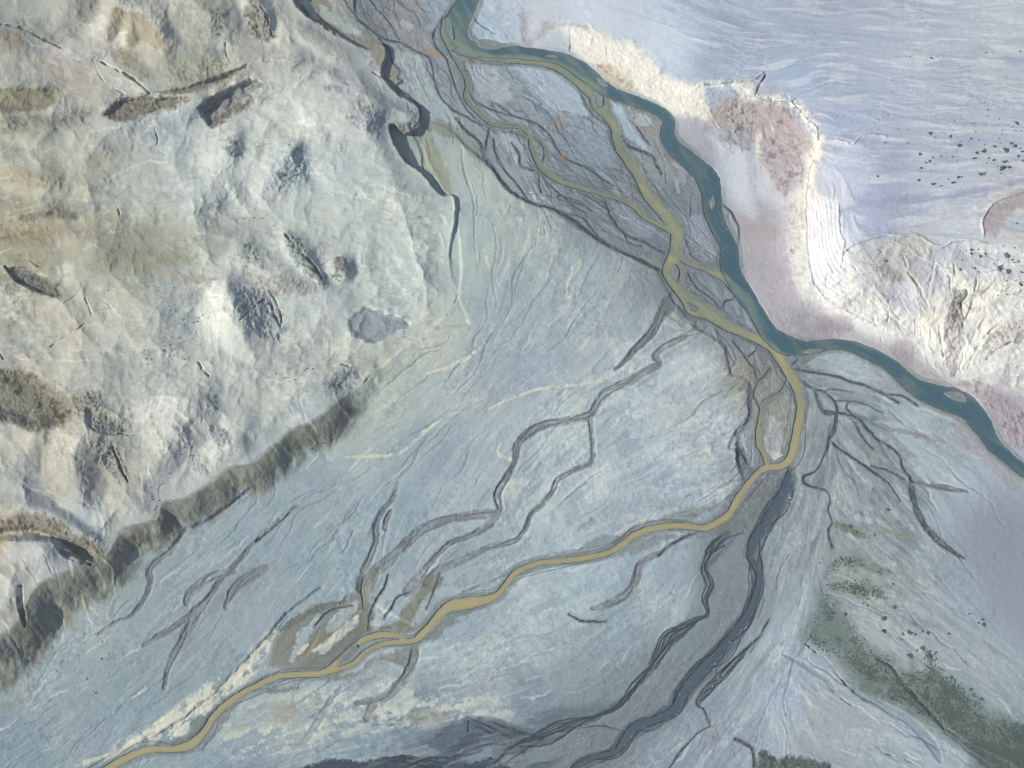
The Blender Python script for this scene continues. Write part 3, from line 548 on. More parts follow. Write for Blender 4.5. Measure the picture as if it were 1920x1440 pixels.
 ([(690,1250),(712,1236),(745,1250),(752,1268),(715,1275),(688,1292),(640,1290),(655,1268)],(150,161,172),.7,6,0),([(555,1235),(580,1205),(602,1190),(590,1215),(565,1240)],(148,132,114),.4,6,0),
 # the dark wet silt at the lower edge
 ([(1805,1392),(1850,1392),(1920,1415),(1990,1430),(1990,1560),(1900,1480),(1850,1430)],(78,92,106),.8,10,.2),
 ([(540,1450),(590,1428),(640,1424),(690,1428),(750,1418),(820,1424),(880,1430),(960,1440),(960,1640),(400,1640)],(64,76,96),.95,4,.15),
 ([(800,1402),(828,1372),(868,1350),(930,1352),(972,1370),(1030,1382),(985,1400),(920,1404),(850,1412)],(88,102,120),.85,6,.15),
 ([(770,1335),(800,1332),(840,1345),(825,1358),(790,1355),(765,1350)],(142,142,136),.6,6,.1),
 ([(1020,1330),(1100,1318),(1160,1318),(1120,1336),(1060,1358),(1010,1368),(985,1352)],(92,106,122),.6,8,.1),
 ([(1030,1240),(1100,1212),(1180,1222),(1200,1262),(1160,1300),(1100,1325),(1040,1310)],(134,146,160),.45,16,.1),
 ([(1430,1405),(1458,1422),(1480,1415),(1530,1430),(1556,1450),(1440,1600),(1400,1500)],(86,96,104),.85,5,.9),
 # vegetation soil at the lower right
 ([(1505,1197),(1516,1165),(1528,1140),(1534,1108),(1550,1118),(1575,1140),(1592,1165),(1618,1202),(1665,1234),(1700,1258),(1712,1244),(1728,1262),(1750,1246),(1777,1270),(1815,1295),(1862,1335),(1915,1348),(1990,1380),(1990,1520),(1842,1460),(1818,1410),(1785,1388),(1740,1362),(1690,1334),(1652,1318),(1615,1302),(1590,1268),(1555,1222)],(88,104,103),.68,22,.1),
 ([(1550,1100),(1580,1096),(1640,1100),(1665,1112),(1650,1122),(1600,1116),(1560,1110)],(112,128,124),.6,7,.1),
 ([(1568,1050),(1610,1052),(1660,1064),(1690,1075),(1650,1074),(1600,1064),(1560,1062)],(118,132,128),.55,6,.1),
 ([(1566,980),(1592,984),(1618,1000),(1640,1015),(1600,1002),(1570,990)],(104,122,112),.7,4,.2),
 ([(1645,1130),(1680,1150),(1720,1160),(1770,1175),(1750,1180),(1690,1165)],(132,142,150),.6,6,.2),
 ([(1655,975),(1700,1000),(1730,1010),(1690,1012),(1640,985)],(140,138,136),.6,6,.1),
 # right bank colours
 ([(1060,50),(1100,50),(1155,75),(1185,80),(1212,102),(1240,137),(1272,152),(1312,165),(1332,228),(1300,222),(1262,215),(1235,195),(1195,172),(1160,165),(1120,138),(1075,98)],(224,221,212),.8,11,.4),
 ([(1110,118),(1140,118),(1165,130),(1180,150),(1185,168),(1160,165),(1135,148)],(178,162,148),.6,7,.6),
 ([(1070,100),(1110,118),(1140,150),(1190,172),(1160,168),(1120,140),(1080,115)],(178,172,170),.6,4,.3),
 ([(1015,40),(1055,42),(1100,48),(1095,56),(1050,50),(1030,62),(1010,72)],(168,160,158),.5,4,.4),
 ([(970,10),(985,30),(990,70),(1000,85),(985,85),(975,60)],(150,148,158),.5,4,.4),
 ([(1262,222),(1330,230),(1335,262),(1320,300),(1290,262),(1268,245)],(168,168,182),.7,6,.1),
 ([(1340,190),(1380,180),(1420,200),(1440,240),(1400,255),(1350,235),(1325,245),(1330,225)],(165,154,156),.6,8,.6),
 ([(1345,262),(1400,225),(1412,250),(1400,285),(1370,290)],(144,146,158),.6,7,.9),
 ([(1440,190),(1475,200),(1500,235),(1520,275),(1500,290),(1460,250),(1440,225)],(162,151,158),.6,9,.6),
 ([(1430,250),(1470,262),(1500,300),(1500,340),(1470,370),(1440,330),(1420,280)],(158,152,164),.65,8,.7),
 ([(1330,255),(1400,290),(1418,340),(1420,390),(1415,420),(1395,400),(1370,350),(1350,300)],(198,205,218),.7,9,.1),
 ([(1395,410),(1430,420),(1475,440),(1488,520),(1530,580),(1620,628),(1700,668),(1780,715),(1800,740),(1740,722),(1660,672),(1590,640),(1500,632),(1450,600),(1410,540),(1392,480)],(168,163,171),.75,12,.15),
 ([(1530,595),(1590,590),(1600,620),(1560,628),(1530,620)],(142,135,146),.7,7,.3),
 ([(1690,632),(1715,640),(1710,680),(1690,685),(1665,655)],(148,142,152),.8,7,.3),
 ([(1478,360),(1508,362),(1512,450),(1518,520),(1545,560),(1500,560),(1482,500),(1478,430)],(200,196,194),.6,5,.6),
 ([(1512,370),(1545,372),(1572,385),(1578,440),(1570,480),(1575,520),(1560,555),(1530,540),(1518,460)],(216,218,230),.75,5,.3),
 ([(1530,545),(1600,535),(1640,560),(1700,600),(1760,640),(1780,690),(1740,660),(1690,632),(1640,610),(1580,588),(1548,570)],(220,217,212),.75,7,.4),
 ([(1565,550),(1600,560),(1680,600),(1750,655),(1740,660),(1660,612),(1580,578)],(186,186,192),.6,5,.4),
 ([(1590,480),(1640,450),(1720,445),(1760,465),(1730,480),(1700,500),(1720,520),(1660,530),(1610,500)],(190,188,188),.6,7,.15),
 ([(1640,500),(1660,498),(1700,525),(1680,528),(1650,515)],(160,152,154),.6,4,.3),
 ([(1790,540),(1815,550),(1805,572),(1812,630),(1798,672),(1788,700),(1774,685),(1770,610),(1782,572)],(158,154,160),.85,4,1.2),
 ([(1810,555),(1840,530),(1850,510),(1870,560),(1820,600),(1815,640),(1850,620),(1880,600),(1870,640),(1830,670),(1800,700),(1805,640)],(222,219,212),.7,8,.5),
 ([(1720,600),(1765,590),(1770,650),(1750,650),(1722,625)],(226,221,210),.7,6,.4),
 ([(1845,400),(1870,380),(1930,350),(1990,350),(1990,380),(1920,385),(1880,410),(1870,440),(1850,435)],(166,158,166),.8,6,.3),
 ([(1840,640),(1880,610),(1920,600),(1960,620),(1920,640),(1880,650),(1850,668)],(190,184,184),.7,5,.6),
 ([(1800,715),(1850,720),(1900,760),(1990,820),(1990,880),(1920,850),(1880,810),(1860,770)],(160,152,162),.85,8,.7),
 ([(1780,790),(1815,790),(1830,815),(1870,860),(1920,900),(1900,920),(1860,880),(1810,840),(1790,815)],(154,152,162),.7,5,.1),
 ([(1660,802),(1700,805),(1760,820),(1765,830),(1700,815),(1670,812)],(142,142,150),.75,3,.1),
 ([(1640,800),(1720,860),(1690,890),(1640,870),(1600,830),(1580,800)],(134,142,150),.6,7,.1),
 ([(1390,260),(1402,235),(1412,290),(1425,380),(1412,370)],(150,148,162),.4,6,.3),
]
# flow directions (x, y, dx, dy) for the streaks of silt
DIRS = [(150,120,1,.5),(260,60,.2,1),(350,110,.2,1),(60,180,.1,1),(60,260,1,-.2),(200,280,1,-.25),(450,250,.9,-.5),(600,200,1,0),(650,330,1,.15),(750,350,1,.3),(500,400,1,-.3),(250,400,1,-.3),(100,430,1,-.2),(250,480,.5,1),(400,520,1,.2),(100,600,1,-.2),(300,600,1,-.2),(420,600,.2,1),(600,450,1,.2),(750,480,1,.1),(650,560,.6,-.6),(600,680,1,-.4),(800,640,1,-.4),(350,720,.6,-.8),(200,700,1,-.2),(150,870,.3,1),(350,850,-.5,1),(100,950,1,.4),(150,1000,.5,1),
 (560,830,.5,1),(450,880,.5,1),(300,980,.5,1),(120,1120,.5,1),(20,1220,.5,1),(660,750,.4,1),
 (680,40,.6,1),(780,150,.5,1),(850,200,.5,1),(830,300,.4,1),(900,380,.1,1),(950,450,-.1,1),(1000,500,-.5,1),(1100,500,-.5,1),(900,550,0,1),(1000,600,-.7,1),(1150,600,-.7,1),(900,680,-.7,1),(800,720,-1,.9),(1000,720,-1,.9),(700,800,-1,.6),(850,800,-1,.7),(1100,700,-1,.8),(1200,700,-1,.7),(1300,680,-1,.6),(600,900,-1,.5),(800,900,-.8,1),(900,870,-.6,1),(1050,850,-.8,.8),(1200,800,-1,.5),(1300,850,-1,.4),(1350,750,-1,.5),(1200,900,-1,.45),(1300,930,-1,.3),(1000,950,-.8,.8),(1100,1000,-1,.5),(450,1000,-1,.8),(300,1100,-1,.8),(600,1050,-.8,1),(720,1000,-.3,1),(150,1250,-1,.8),(300,1300,-1,.9),(50,1400,-1,.7),(800,1080,-.7,1),(900,1060,-1,.6),(950,1150,-1,.5),(1100,1100,-1,.6),(1250,1080,-.8,.8),(1200,1150,-1,.6),(600,1180,-.6,.8),(450,1250,-.8,1),(850,1200,-1,.5),(1000,1250,-1,.3),(850,1300,-1,.35),(600,1300,-1,.5),(700,1280,-1,.6),(500,1380,-1,.4),(700,1400,-1,.2),(1000,1400,-1,.2),(1150,1250,-.8,.8),(1250,1250,-.8,1),(1350,1150,-.4,1),(1300,1350,-.6,1),(1100,1350,-1,.4),(1200,1400,-1,.7),(900,1370,-1,.2),(1000,1320,-1,.3),
 (980,200,.7,.8),(1050,250,.8,.7),(1130,320,.8,.6),(1100,400,.8,.6),(1200,450,.8,.5),(1200,280,.6,.9),(1280,400,.4,1),(1330,500,.6,.8),(1300,560,.7,.7),(1400,620,.5,1),(930,60,.5,1),(1020,140,.8,.5),
 (1020,60,.8,-.6),(1120,90,.6,1),(1220,150,.7,1),(1300,200,.6,1),(1200,30,1,.2),(1350,40,1,.35),(1300,100,1,.3),(1500,60,1,.05),(1600,100,1,.06),(1750,100,1,0),(1900,80,1,0),(1500,130,1,-.3),(1600,180,1,-.05),(1600,240,1,.15),(1750,200,1,.05),(1900,200,1,.1),(1700,280,1,.05),(1850,300,1,.1),(1600,300,1,.1),(1650,380,1,-.15),(1800,370,1,-.2),(1700,420,1,-.1),(1560,350,.2,1),
 (1400,330,.1,1),(1440,500,.3,1),(1440,230,0,1),(1480,280,.4,1),(1500,400,0,1),(1500,500,.1,1),(1550,420,.05,1),(1550,500,.1,1),(1580,580,.9,.5),(1650,600,.5,1),(1700,540,.5,1),(1750,600,.1,1),(1800,600,0,1),(1850,600,-.5,.6),(1900,560,1,-.2),(1880,700,1,-.3),(1620,500,.9,.4),(1900,460,1,.1),(1650,660,.9,.5),(1900,790,.8,.6),(1850,480,1,0),
 (1600,690,1,.3),(1620,760,1,.4),(1750,820,1,.6),(1700,860,.8,.8),(1850,900,.8,.8),(1600,850,.6,.8),(1650,900,.7,.9),(1600,950,.5,1),(1750,980,.5,1),(1680,1020,.8,.6),(1800,1050,.7,.8),(1540,900,-.3,1),(1500,980,-.4,1),(1450,1100,-.3,1),(1500,1150,-.4,1),(1440,1250,-.7,1),(1380,1350,-.7,1),(1600,1100,1,.3),(1650,1150,1,.5),(1600,1200,.8,.8),(1700,1200,1,.8),(1800,1200,1,.7),(1700,1300,.9,.8),(1850,1300,1,.8),(1850,1400,1,.8),(1550,1300,.9,.6),(1600,1350,1,.35),(1500,1350,.2,1),(1700,1400,1,.4),(1600,1420,1,.2),(1900,1150,.8,.8),(1450,800,0,1),(1530,830,-.5,1)]

# ------------------------------------------------------------------ fields
HB = tps(HP)
WX = 14 * fbm(CX.astype(f4), CY.astype(f4), 90, 301, 3); WY = 14 * fbm(CX.astype(f4), CY.astype(f4), 90, 331, 3)
CR, CG, CB = shep(CP, 22, 1.8, WX, WY)
COL = np.stack([CR, CG, CB], -1)
AMP, RW = shep(AMPP, 10, 1.6)
ang = np.array([[x, y, math.cos(2 * math.atan2(b, a)), math.sin(2 * math.atan2(b, a))] for x, y, a, b in DIRS])
A2, B2 = shep(ang, 30, 1.6)
th = 0.5 * np.arctan2(B2, A2) + 0.16 * fbm(X, Y, 45, 401, 3)
VX = np.cos(th).astype(f4); VY = np.sin(th).astype(f4)

def lic(fields, steps, h):
    """line integral convolution: noise drawn out along the flow directions"""
    acc = [f.copy() for f in fields]
    jj, ii = np.meshgrid(np.arange(NV, dtype=f4), np.arange(NU, dtype=f4), indexing='ij')
    for sg in (1, -1):
        px = ii.copy(); py = jj.copy(); lx = VX * sg; ly = VY * sg
        for k in range(steps):
            px += lx * h; py += ly * h
            xi = np.clip(px, 0, NU - 1).astype(np.int32); yi = np.clip(py, 0, NV - 1).astype(np.int32)
            idx = yi * NU + xi
            nx = VX.ravel()[idx]; ny = VY.ravel()[idx]
            s_ = np.where(nx * lx + ny * ly < 0, f4(-1), f4(1))
            lx = nx * s_; ly = ny * s_
            wt = 1 - (k + 1) / (steps + 1)
            for a, f in zip(acc, fields): a += f.ravel()[idx] * f4(wt)
    out = []
    for a in acc:
        a -= a.mean(); a /= a.std(); out.append(a)
    return out

na = vnoise(X, Y, 4.0, 501) + .8 * vnoise(X, Y, 9.0, 502)
nb = vnoise(X, Y, 14.0, 503) + .6 * vnoise(X, Y, 28, 504)
nc = vnoise(X, Y, 7.0, 505) + .6 * vnoise(X, Y, 15, 506)
LA, LB, LC = lic([na, nb, nc], 18, 1.6)
nd = rs.rand(NV, NU).astype(f4) + .7 * vnoise(X, Y, 3.2, 507)
LF = lic([nd], 5, 1.0)[0]
LS, = lic([vnoise(X, Y, 3.4, 508) + .9 * vnoise(X, Y, 7.5, 509) + .7 * vnoise(X, Y, 15, 510)], 5, 1.4)
MO = fbm(XW, YW, 34, 511, 6, .62); MO /= MO.std()      # isotropic mottling
MF = fbm(X, Y, 12, 521, 4, .7); MF /= MF.std()

def trace(n, region, lmin, lmax, wmin, wmax, seed, soft=2.0, wander=.25, thr=.5, turn=0.0, sh=False):
    """rills drawn by following the flow directions from random starts"""
    r = np.random.RandomState(seed); out = np.zeros_like(X); c = 0
    js, is_ = np.where(region[::4, ::4] > thr)
    if len(js) == 0: return out
    while c < n:
        q = r.randint(len(js)); x = U0 + is_[q] * 4 * S; y = V0 + js[q] * 4 * S
        L = r.uniform(lmin, lmax); w_ = r.uniform(wmin, wmax); st = 7.0; px = py = None; pts = []; k = 0; ph = r.uniform(0, 6.28); wl = r.uniform(18, 50)
        bend = r.uniform(-turn, turn); al = r.uniform(.4, 1); sg = r.choice([-1, 1])
        m = int(L / st)
        while k <= m:
            pts.append((x, y, w_ * math.sin(math.pi * (k + .6) / (m + 1.2)) ** .6 + .5))
            i = int((x - U0) / S); j = int((y - V0) / S)
            if not (2 < i < NU - 2 and 2 < j < NV - 2): break
            a = float(th[j, i]) + bend + wander * math.sin(ph + k * st / wl * 2) + wander * .6 * r.randn()
            dx, dy = math.cos(a) * sg, math.sin(a) * sg
            if px is not None and dx * px + dy * py < 0: dx, dy = -dx, -dy
            px, py = dx, dy; x += dx * st; y += dy * st; k += 1
        c += 1
        if len(pts) > 2: 
            xs_ = [p[0] for p in pts]; ys_ = [p[1] for p in pts]
            o_ = np.zeros((1, 1)); tmp = line(pts, soft, XS, YS, TMP, 1.0, n=2)
            s_ = sl(min(xs_) - 20, max(xs_) + 20, min(ys_) - 20, max(ys_) + 20)
            out[s_] = np.maximum(out[s_], TMP[s_] * al); TMP[s_] = 0
    return out
TMP = np.zeros_like(X)

# region weights
PLD = poly(PLATEAU, 100, XS, YS)
plat = sstep(-3, 3, PLD)
FAND = poly(FAN, 16, XS, YS)
terr = sstep(20, 42, HB)                                     # the high terrace and the badlands below it
right = sstep(0, 40, poly([(960,-300),(960,60),(1060,100),(1150,160),(1260,215),(1340,330),(1392,440),(1400,540),(1450,620),(1560,640),(1660,668),(1790,730),(1900,830),(2000,900),(2300,1000),(2300,-300)], 42, X, Y) + 20)
bad = pmask([(1590,470),(1640,450),(1720,442),(1760,462),(1830,455),(1900,470),(2200,480),(2200,1000),(1900,790),(1780,700),(1640,630),(1540,560),(1520,500)], 22)
cliffR = np.clip(pmask([(1060,45),(1190,78),(1290,150),(1420,150),(1500,190),(1540,260),(1530,340),(1580,390),(1580,480),(1530,560),(1480,520),(1470,400),(1440,330),(1380,260),(1260,215),(1150,165),(1070,105)], 14) , 0, 1)
haze_soft = pmask([(1760,920),(1850,860),(1990,860),(1990,1240),(1900,1220),(1820,1120)], 60, X, Y)   # mist smudge, put in as ground without detail
flat_soft = pmask([(180,480),(230,420),(360,415),(420,450),(360,510),(230,515)], 40, X, Y)
braid = pmask([(640,-60),(860,-60),(900,100),(1060,120),(1150,180),(1260,230),(1350,380),(1400,560),(1450,640),(1480,700),(1470,870),(1390,900),(1400,700),(1300,600),(1240,510),(1070,410),(950,350),(850,240),(700,90)], 10)

# how broken the silt surface is: crusty between the branches and along the lower reaches, smooth elsewhere
TZ = np.clip(.42 + .30 * fbm(X, Y, 160, 717, 4), .12, 1)
TZ = np.maximum(TZ, pmask([(930,880),(1000,770),(1130,640),(1250,560),(1330,600),(1400,720),(1380,960),(1200,985),(1150,1010),(1000,1045),(960,1110)], 30))
TZ = np.maximum(TZ, .85 * pmask([(950,1120),(1050,1070),(1200,1040),(1290,1100),(1250,1180),(1100,1210),(950,1330),(700,1380),(500,1350),(560,1300),(740,1310),(830,1180)], 40))
TZ = np.maximum(TZ, .6 * pmask([(900,400),(1050,420),(1230,520),(1150,620),(950,640),(880,500)], 50))
TZ = np.maximum(TZ, .6 * pmask([(1440,1300),(1560,1320),(1700,1400),(1750,1450),(1380,1450)], 40))

# ------------------------------------------------------------------ heights
H = HB + 0
crag = 6 * ridged(X, Y, 24, 601, 3)
lift = AMP * sstep(-1.0, 0.06, PLD / (RW * (1 + .22 * fbm(X, Y, 40, 611, 3)) + 1))
# the foot of the bluff is a talus apron, its top a broken step
H = H + lift
H -= sstep(.35, 0., np.abs(PLD / (RW + 1) + .5)) * 0
H += 2.2 * sstep(-4, 3, FAND) * (1 - plat) * (0.8 + 0.5 * fbm(X, Y, 90, 621, 2))
R = np.zeros_like(X)
for rd in RIDGES:
    P = smooth(rd, 5)
    for a, b in zip(P[:-1], P[1:]):
        r = max(a[2], b[2]) + 12
        s_ = sl(min(a[0], b[0]) - r, max(a[0], b[0]) + r, min(a[1], b[1]) - r, max(a[1], b[1]) + r)
        x = XW[s_]; y = YW[s_]
        if x.size == 0: continue
        dx, dy = b[0] - a[0], b[1] - a[1]; L = dx * dx + dy * dy + 1e-6
        t = np.clip(((x - a[0]) * dx + (y - a[1]) * dy) / L, 0, 1)
        d = np.hypot(x - a[0] - t * dx, y - a[1] - t * dy)
        q = np.clip(1 - d / (a[2] + (b[2] - a[2]) * t), 0, 1)
        R[s_] = np.maximum(R[s_], (a[3] + (b[3] - a[3]) * t) * (0.55 * q + 0.45 * q * q * (3 - 2 * q)))
R = blur(R, 3) * .74
for pts, dep, soft in PITS:
    H -= dep * sstep(-soft * .25, soft, poly(pts, soft * 1.2, XS, YS))
rg = ridged(XW, YW, 70, 631, 5)
DZ0 = sstep(-.25, .45, fbm(X, Y, 75, 692, 5, .6))
platS = sstep(-2, 45, PLD)
H += platS * (R * (1 + .15 * rg) + .45 * rg * (.4 + DZ0) + 7.5 * ridged(X + .6 * (XW - X) * 3, Y + .6 * (YW - Y) * 3, 170, 645, 4, .40) + 2.2 * fbm(X, Y, 110, 641, 4) + .10 * LB + .05 * LS)
# right side: banded scarp, badlands, terrace ripples
H += bad * (2.3 * ridged(XW, YW, 52, 651, 4) * sstep(0, 14, HB) + .2 * LB)
H += cliffR * (1.6 * ridged(XW, YW, 44, 661, 5) + .15 * LB)
H += right * (1 - bad) * (1 - cliffR) * sstep(30, 46, HB) * (.28 * LB + .22 * LC)
band = pmask([(1500,365),(1545,370),(1578,385),(1582,480),(1585,540),(1545,555),(1515,500),(1505,420)], 10)
H += band * 0.4 * np.sin(HB * 2.2 + 4 * fbm(X, Y, 50, 671, 4))
RIM = [[(1585,470,3),(1600,458,4),(1622,450,4),(1650,440,4),(1690,441,4),(1722,441,4),(1745,456,4),(1765,462,4),(1790,450,4),(1822,450,3),(1850,455,3)],
       [(1845,440,4),(1843,412,4),(1858,386,4),(1890,368,4),(1940,352,4)],
       [(1475,185,3),(1490,200,4),(1510,222,4),(1531,240,4),(1534,264,4),(1560,262,4),(1590,268,3)],
       [(1600,268,3),(1620,255,3),(1660,255,3)],
       [(1522,300,3),(1515,332,4),(1510,380,4),(1512,460,4),(1520,520,4),(1535,545,4),(1560,570,3),(1640,610,3)],
       [(1572,385,3),(1574,430,4),(1582,460,4),(1575,500,3)],
       [(1310,158,3),(1345,156,4),(1385,150,4),(1410,150,3),(1430,135,3)]]
rim = np.zeros_like(X)
for r_ in RIM: line(r_, 3, XS, YS, rim)
H += rim * 1.3
# fans and plain
low = (1 - plat) * (1 - right)
H += low * TZ * (.42 * np.tanh(1.5 * (1.0 * LB + .12 * MF + .2 * MO)) + .05 * LA + .04 * LS + .06 * MF) * (1 - haze_soft)
thin = np.zeros_like(X); wash = np.zeros_like(X); thinw = np.zeros_like(X)
for p in THIN: line(p, 2.0, XS, YS, thin, .95); line(p, 7, XS, YS, thinw, 1.2, add=2)
for p in WASH_SHADE: line(p, 9, XS, YS, wash, 1.05, add=1.5)
wash = sstep(.06, .95, wash + .14 * LA * wash + .16 * MF * wash)
thin = thin * np.clip(.85 + 1.1 * EN, .25, 1)
def threads(lines, n, seed, w0=1.2, w1=3.2, spread=.55, soft=1.8):
    """thin strands that weave from side to side of a broad wash"""
    r = np.random.RandomState(seed); out = np.zeros_like(X)
    for p in lines:
        if len(p) < 3: continue
        P = smooth(p, 6); L = np.concatenate([[0], np.cumsum(np.hypot(*np.diff(P[:, :2], axis=0).T))])
        Lr = np.arange(0, L[-1], 5.0); P = np.stack([np.interp(Lr, L, P[:, c_]) for c_ in range(3)], -1)
        if len(P) < 6: continue
        wm = P[:, 2].max(); T = np.gradient(P[:, :2], axis=0); T /= np.hypot(T[:, 0], T[:, 1])[:, None] + 1e-6
        Nn = np.stack([-T[:, 1], T[:, 0]], -1); L = Lr
        for q in range(n):
            a, b = r.uniform(0, 6.28, 2); f1 = r.uniform(14, 26) + wm * r.uniform(.9, 1.8); f2 = f1 * r.uniform(.35, .5)
            off = (np.sin(L / f1 + a) * .8 + np.sin(L / f2 + b) * .25) * P[:, 2] * spread
            i0 = r.randint(0, max(1, len(P) // 3)); i1 = len(P) - r.randint(0, max(1, len(P) // 3))
            xy = P[:, :2] + Nn * off[:, None]
            line([(x_, y_, w_) for (x_, y_), w_ in zip(xy[i0:i1], np.interp(np.arange(i0, i1), [i0, (i0 + i1) / 2, i1], [w0, r.uniform(w0, w1), w0]))], soft, XS, YS, out, 1.0, n=1)
    return out
thr_w = threads(WASH_SHADE, 3, 71)
thr_d = threads(DWASH_SHADE + [DARK[0]], 4, 72, 1.5, 4.5, .75)
thr_o = threads([[(q_[0], q_[1], q_[2] + 16) for q_ in p] for p in OLIVE[1:4]] + [[(1000,150,60),(1060,250,80),(1120,330,90),(1180,420,90),(1240,480,50)],[(900,240,40),(960,320,60),(1060,380,50),(1160,440,40),(1230,490,20)],[(1190,240,40),(1260,380,60),(1310,480,60),(1360,570,50),(1420,630,20)]], 4, 73, 1.0, 2.6, .6)
pale = np.zeros_like(X); blue = np.zeros_like(X)
for p in PALEV:
    if max(q_[2] for q_ in p) < 9: line(p, 2.5, XS, YS, pale, 1.2)
    else: line(p, 6, XW * .5 + XS * .5, YW * .5 + YS * .5, pale)
for p in BLUEV: line(p, 5, XS, YS, blue)
H -= .5 * thr_w + .6 * thr_d + .4 * thr_o
H -= .8 * thin + 1.0 * wash + .7 * blue
fanz = low * (1 - braid) * (1 - haze_soft)
tz = right * (1 - bad) * (1 - cliffR) * sstep(26, 44, HB)
bz = np.maximum(bad, cliffR)
r_dark = trace(240, fanz, 40, 230, 1.2, 4.5, 1001, 2.5, .22, turn=.15)
r_pale = trace(260, fanz, 15, 80, 1.5, 6, 1002, 3, .3)
r_braid = trace(260, braid, 25, 130, 1.0, 3.0, 1003, 2, .35)
r_brpale = trace(60, braid, 25, 90, 3, 10, 1004, 4, .3)
RFZ = pmask([(1490,690),(1620,710),(1800,860),(1800,1050),(1900,1250),(1880,1330),(1700,1250),(1560,1150),(1480,1250),(1400,1330),(1330,1300),(1440,1050),(1480,880)], 30) * low
r_rfd = trace(120, RFZ, 60, 240, 3, 11, 1011, 7, .12)
r_rfp = trace(110, RFZ, 50, 200, 3, 10, 1012, 6, .12)
r_terr = trace(260, tz, 60, 300, .8, 2.6, 1005, 2.0, .16)
r_terd = trace(70, tz, 60, 240, 2, 6, 1006, 5, .16)
r_bad = trace(80, bz * sstep(4, 12, HB), 12, 60, .8, 2.6, 1007, 2, .3)
r_badp = trace(120, bz * sstep(4, 12, HB), 15, 70, 1, 4, 1008, 2.5, .3)
r_pl = trace(60, plat, 10, 60, .8, 2.2, 1009, 2, .45, turn=.6)
r_plp = trace(150, plat, 20, 90, 1.5, 5, 1010, 4, .3, turn=.4)
H += -.45 * r_dark + .25 * r_pale - .35 * r_braid + .3 * r_terr - .2 * r_terd - 1.3 * r_bad + .6 * r_badp - .5 * r_pl + .4 * r_plp
cre = np.zeros_like(X)
for p in CREASE:
    dmx = max(q[3] for q in p)
    m = line([(q[0], q[1], q[2] * .75) for q in p], 2.0, XW * .35 + XS * .65, YW * .35 + YS * .65, None, 1.0)
    cre = np.maximum(cre, m * dmx * np.clip(.42 + .75 * vnoise(X, Y, 11, 693), .04, 1) * (1 - .3 * plat) * (1 - .5 * bad))
H -= cre
# rough ground inside stains
STAIN_MIST_M = []
rough = np.zeros_like(X)
for pts, c, al, soft, ro in STAINS_MIST:
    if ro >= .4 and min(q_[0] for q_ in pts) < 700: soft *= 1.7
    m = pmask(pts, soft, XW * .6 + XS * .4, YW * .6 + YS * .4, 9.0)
    STAIN_MIST_M.append(m)
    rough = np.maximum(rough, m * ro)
rough = np.maximum(rough, 0)
H += rough * 1.25 * ridged(X, Y, 10, 681, 4, .7)
DZ = sstep(-.25, .45, fbm(X, Y, 75, 692, 5, .6))      # where the surface is broken; the rest is smooth silt
H += (.22 - .11 * plat) * (.15 + .85 * DZ) * fbm(X, Y, 9, 691, 3)

H += .30 * (H - blur(H, 3))
# water: sheet level, beds
wt = np.zeros_like(X); wo = np.zeros_like(X); wd = np.zeros_like(X)
for p in TEAL: line(p, 3.5, XR, YR, wt, .90)
for p in OLIVE: line(p, 2.5, XR, YR, wo, .90)
for p in DARK: line(p, 4.0, XR, YR, wd, .62)
isl = np.zeros_like(X)
for p in ISLES: isl = np.maximum(isl, pmask(p, 2.0, XS, YS))
wt *= 1 - isl; wo *= 1 - isl; wd *= 1 - isl
wet = np.maximum(np.maximum(wt, wo), wd)
near = np.zeros_like(X)
for p in TEAL + OLIVE + DARK: line(p, 12, X, Y, near, 1.0, add=7)
LEVEL = blur(HB, 6) - 0.9
near2 = np.maximum(near, sstep(0, .3, wet))
H = H * (1 - near2) + near2 * (LEVEL + 0.9 + .22 * fbm(X, Y, 12, 701, 3) + .1 * LA)
H = H - 2.2 * wet
H += isl * .2
# ------------------------------------------------------------------ tint of the ground
def mix(c, m, a=1.0):
    global COL
    m = (m * a)[..., None]
    COL = COL * (1 - m) + np.array(c, f4) * m
FLK = .95 * LB + .40 * LC + .35 * MO + .12 * MF + .10 * LS
cream = TZ * sstep(.70, 1.05, FLK) * low * (1 - braid) * (1 - haze_soft)
fanN = sstep(560, 720, Y) * sstep(1500, 1200, Y)
mix((204, 208, 204), cream * (.25 + .75 * sstep(-.25, .35, fbm(X, Y, 170, 713, 3))), .40)
hair = sstep(.16, .02, np.abs(LB + .25 * MF + .15 * LS - .2)) * sstep(-.1, .4, fbm(X, Y, 110, 716, 4))
mix((118, 132, 148), hair * TZ * low * (1 - haze_soft), .34)
dk = TZ * sstep(.8, 1.5, -FLK) * low * (1 - haze_soft)
mix((112, 128, 148), dk * (.3 + .7 * sstep(-.25, .35, fbm(X, Y, 150, 714, 3))), .32)
mix((144, 159, 177), low * (1 - braid) * (1 - haze_soft) * sstep(.0, .3, fbm(XW, YW, 130, 715, 5, .55) + .06 * LB), .30)
mix((150, 160, 172), sstep(-.1, .3, fbm(XW, YW, 60, 718, 5) + .12 * LB) * pmask([(1490,700),(1600,740),(1720,860),(1760,1000),(1690,1080),(1560,1020),(1500,920)], 30) * low, .5)
mix((104, 116, 130), sstep(.35, 1.3, -LB - .4 * LS) * pmask([(1490,700),(1600,740),(1720,860),(1740,980),(1690,1060),(1540,1080),(1480,920)], 30) * low, .5)
patch = sstep(.0, .45, fbm(XW, YW, 75, 711, 5, .6)) * low * (1 - braid) * pmask([(930,880),(1130,640),(1330,600),(1400,720),(1380,960),(1150,1010),(960,1110),(800,1320),(480,1400),(560,1300),(900,1130)], 50)
mix((210, 212, 206), patch * sstep(-.35, .05, FLK), .55)
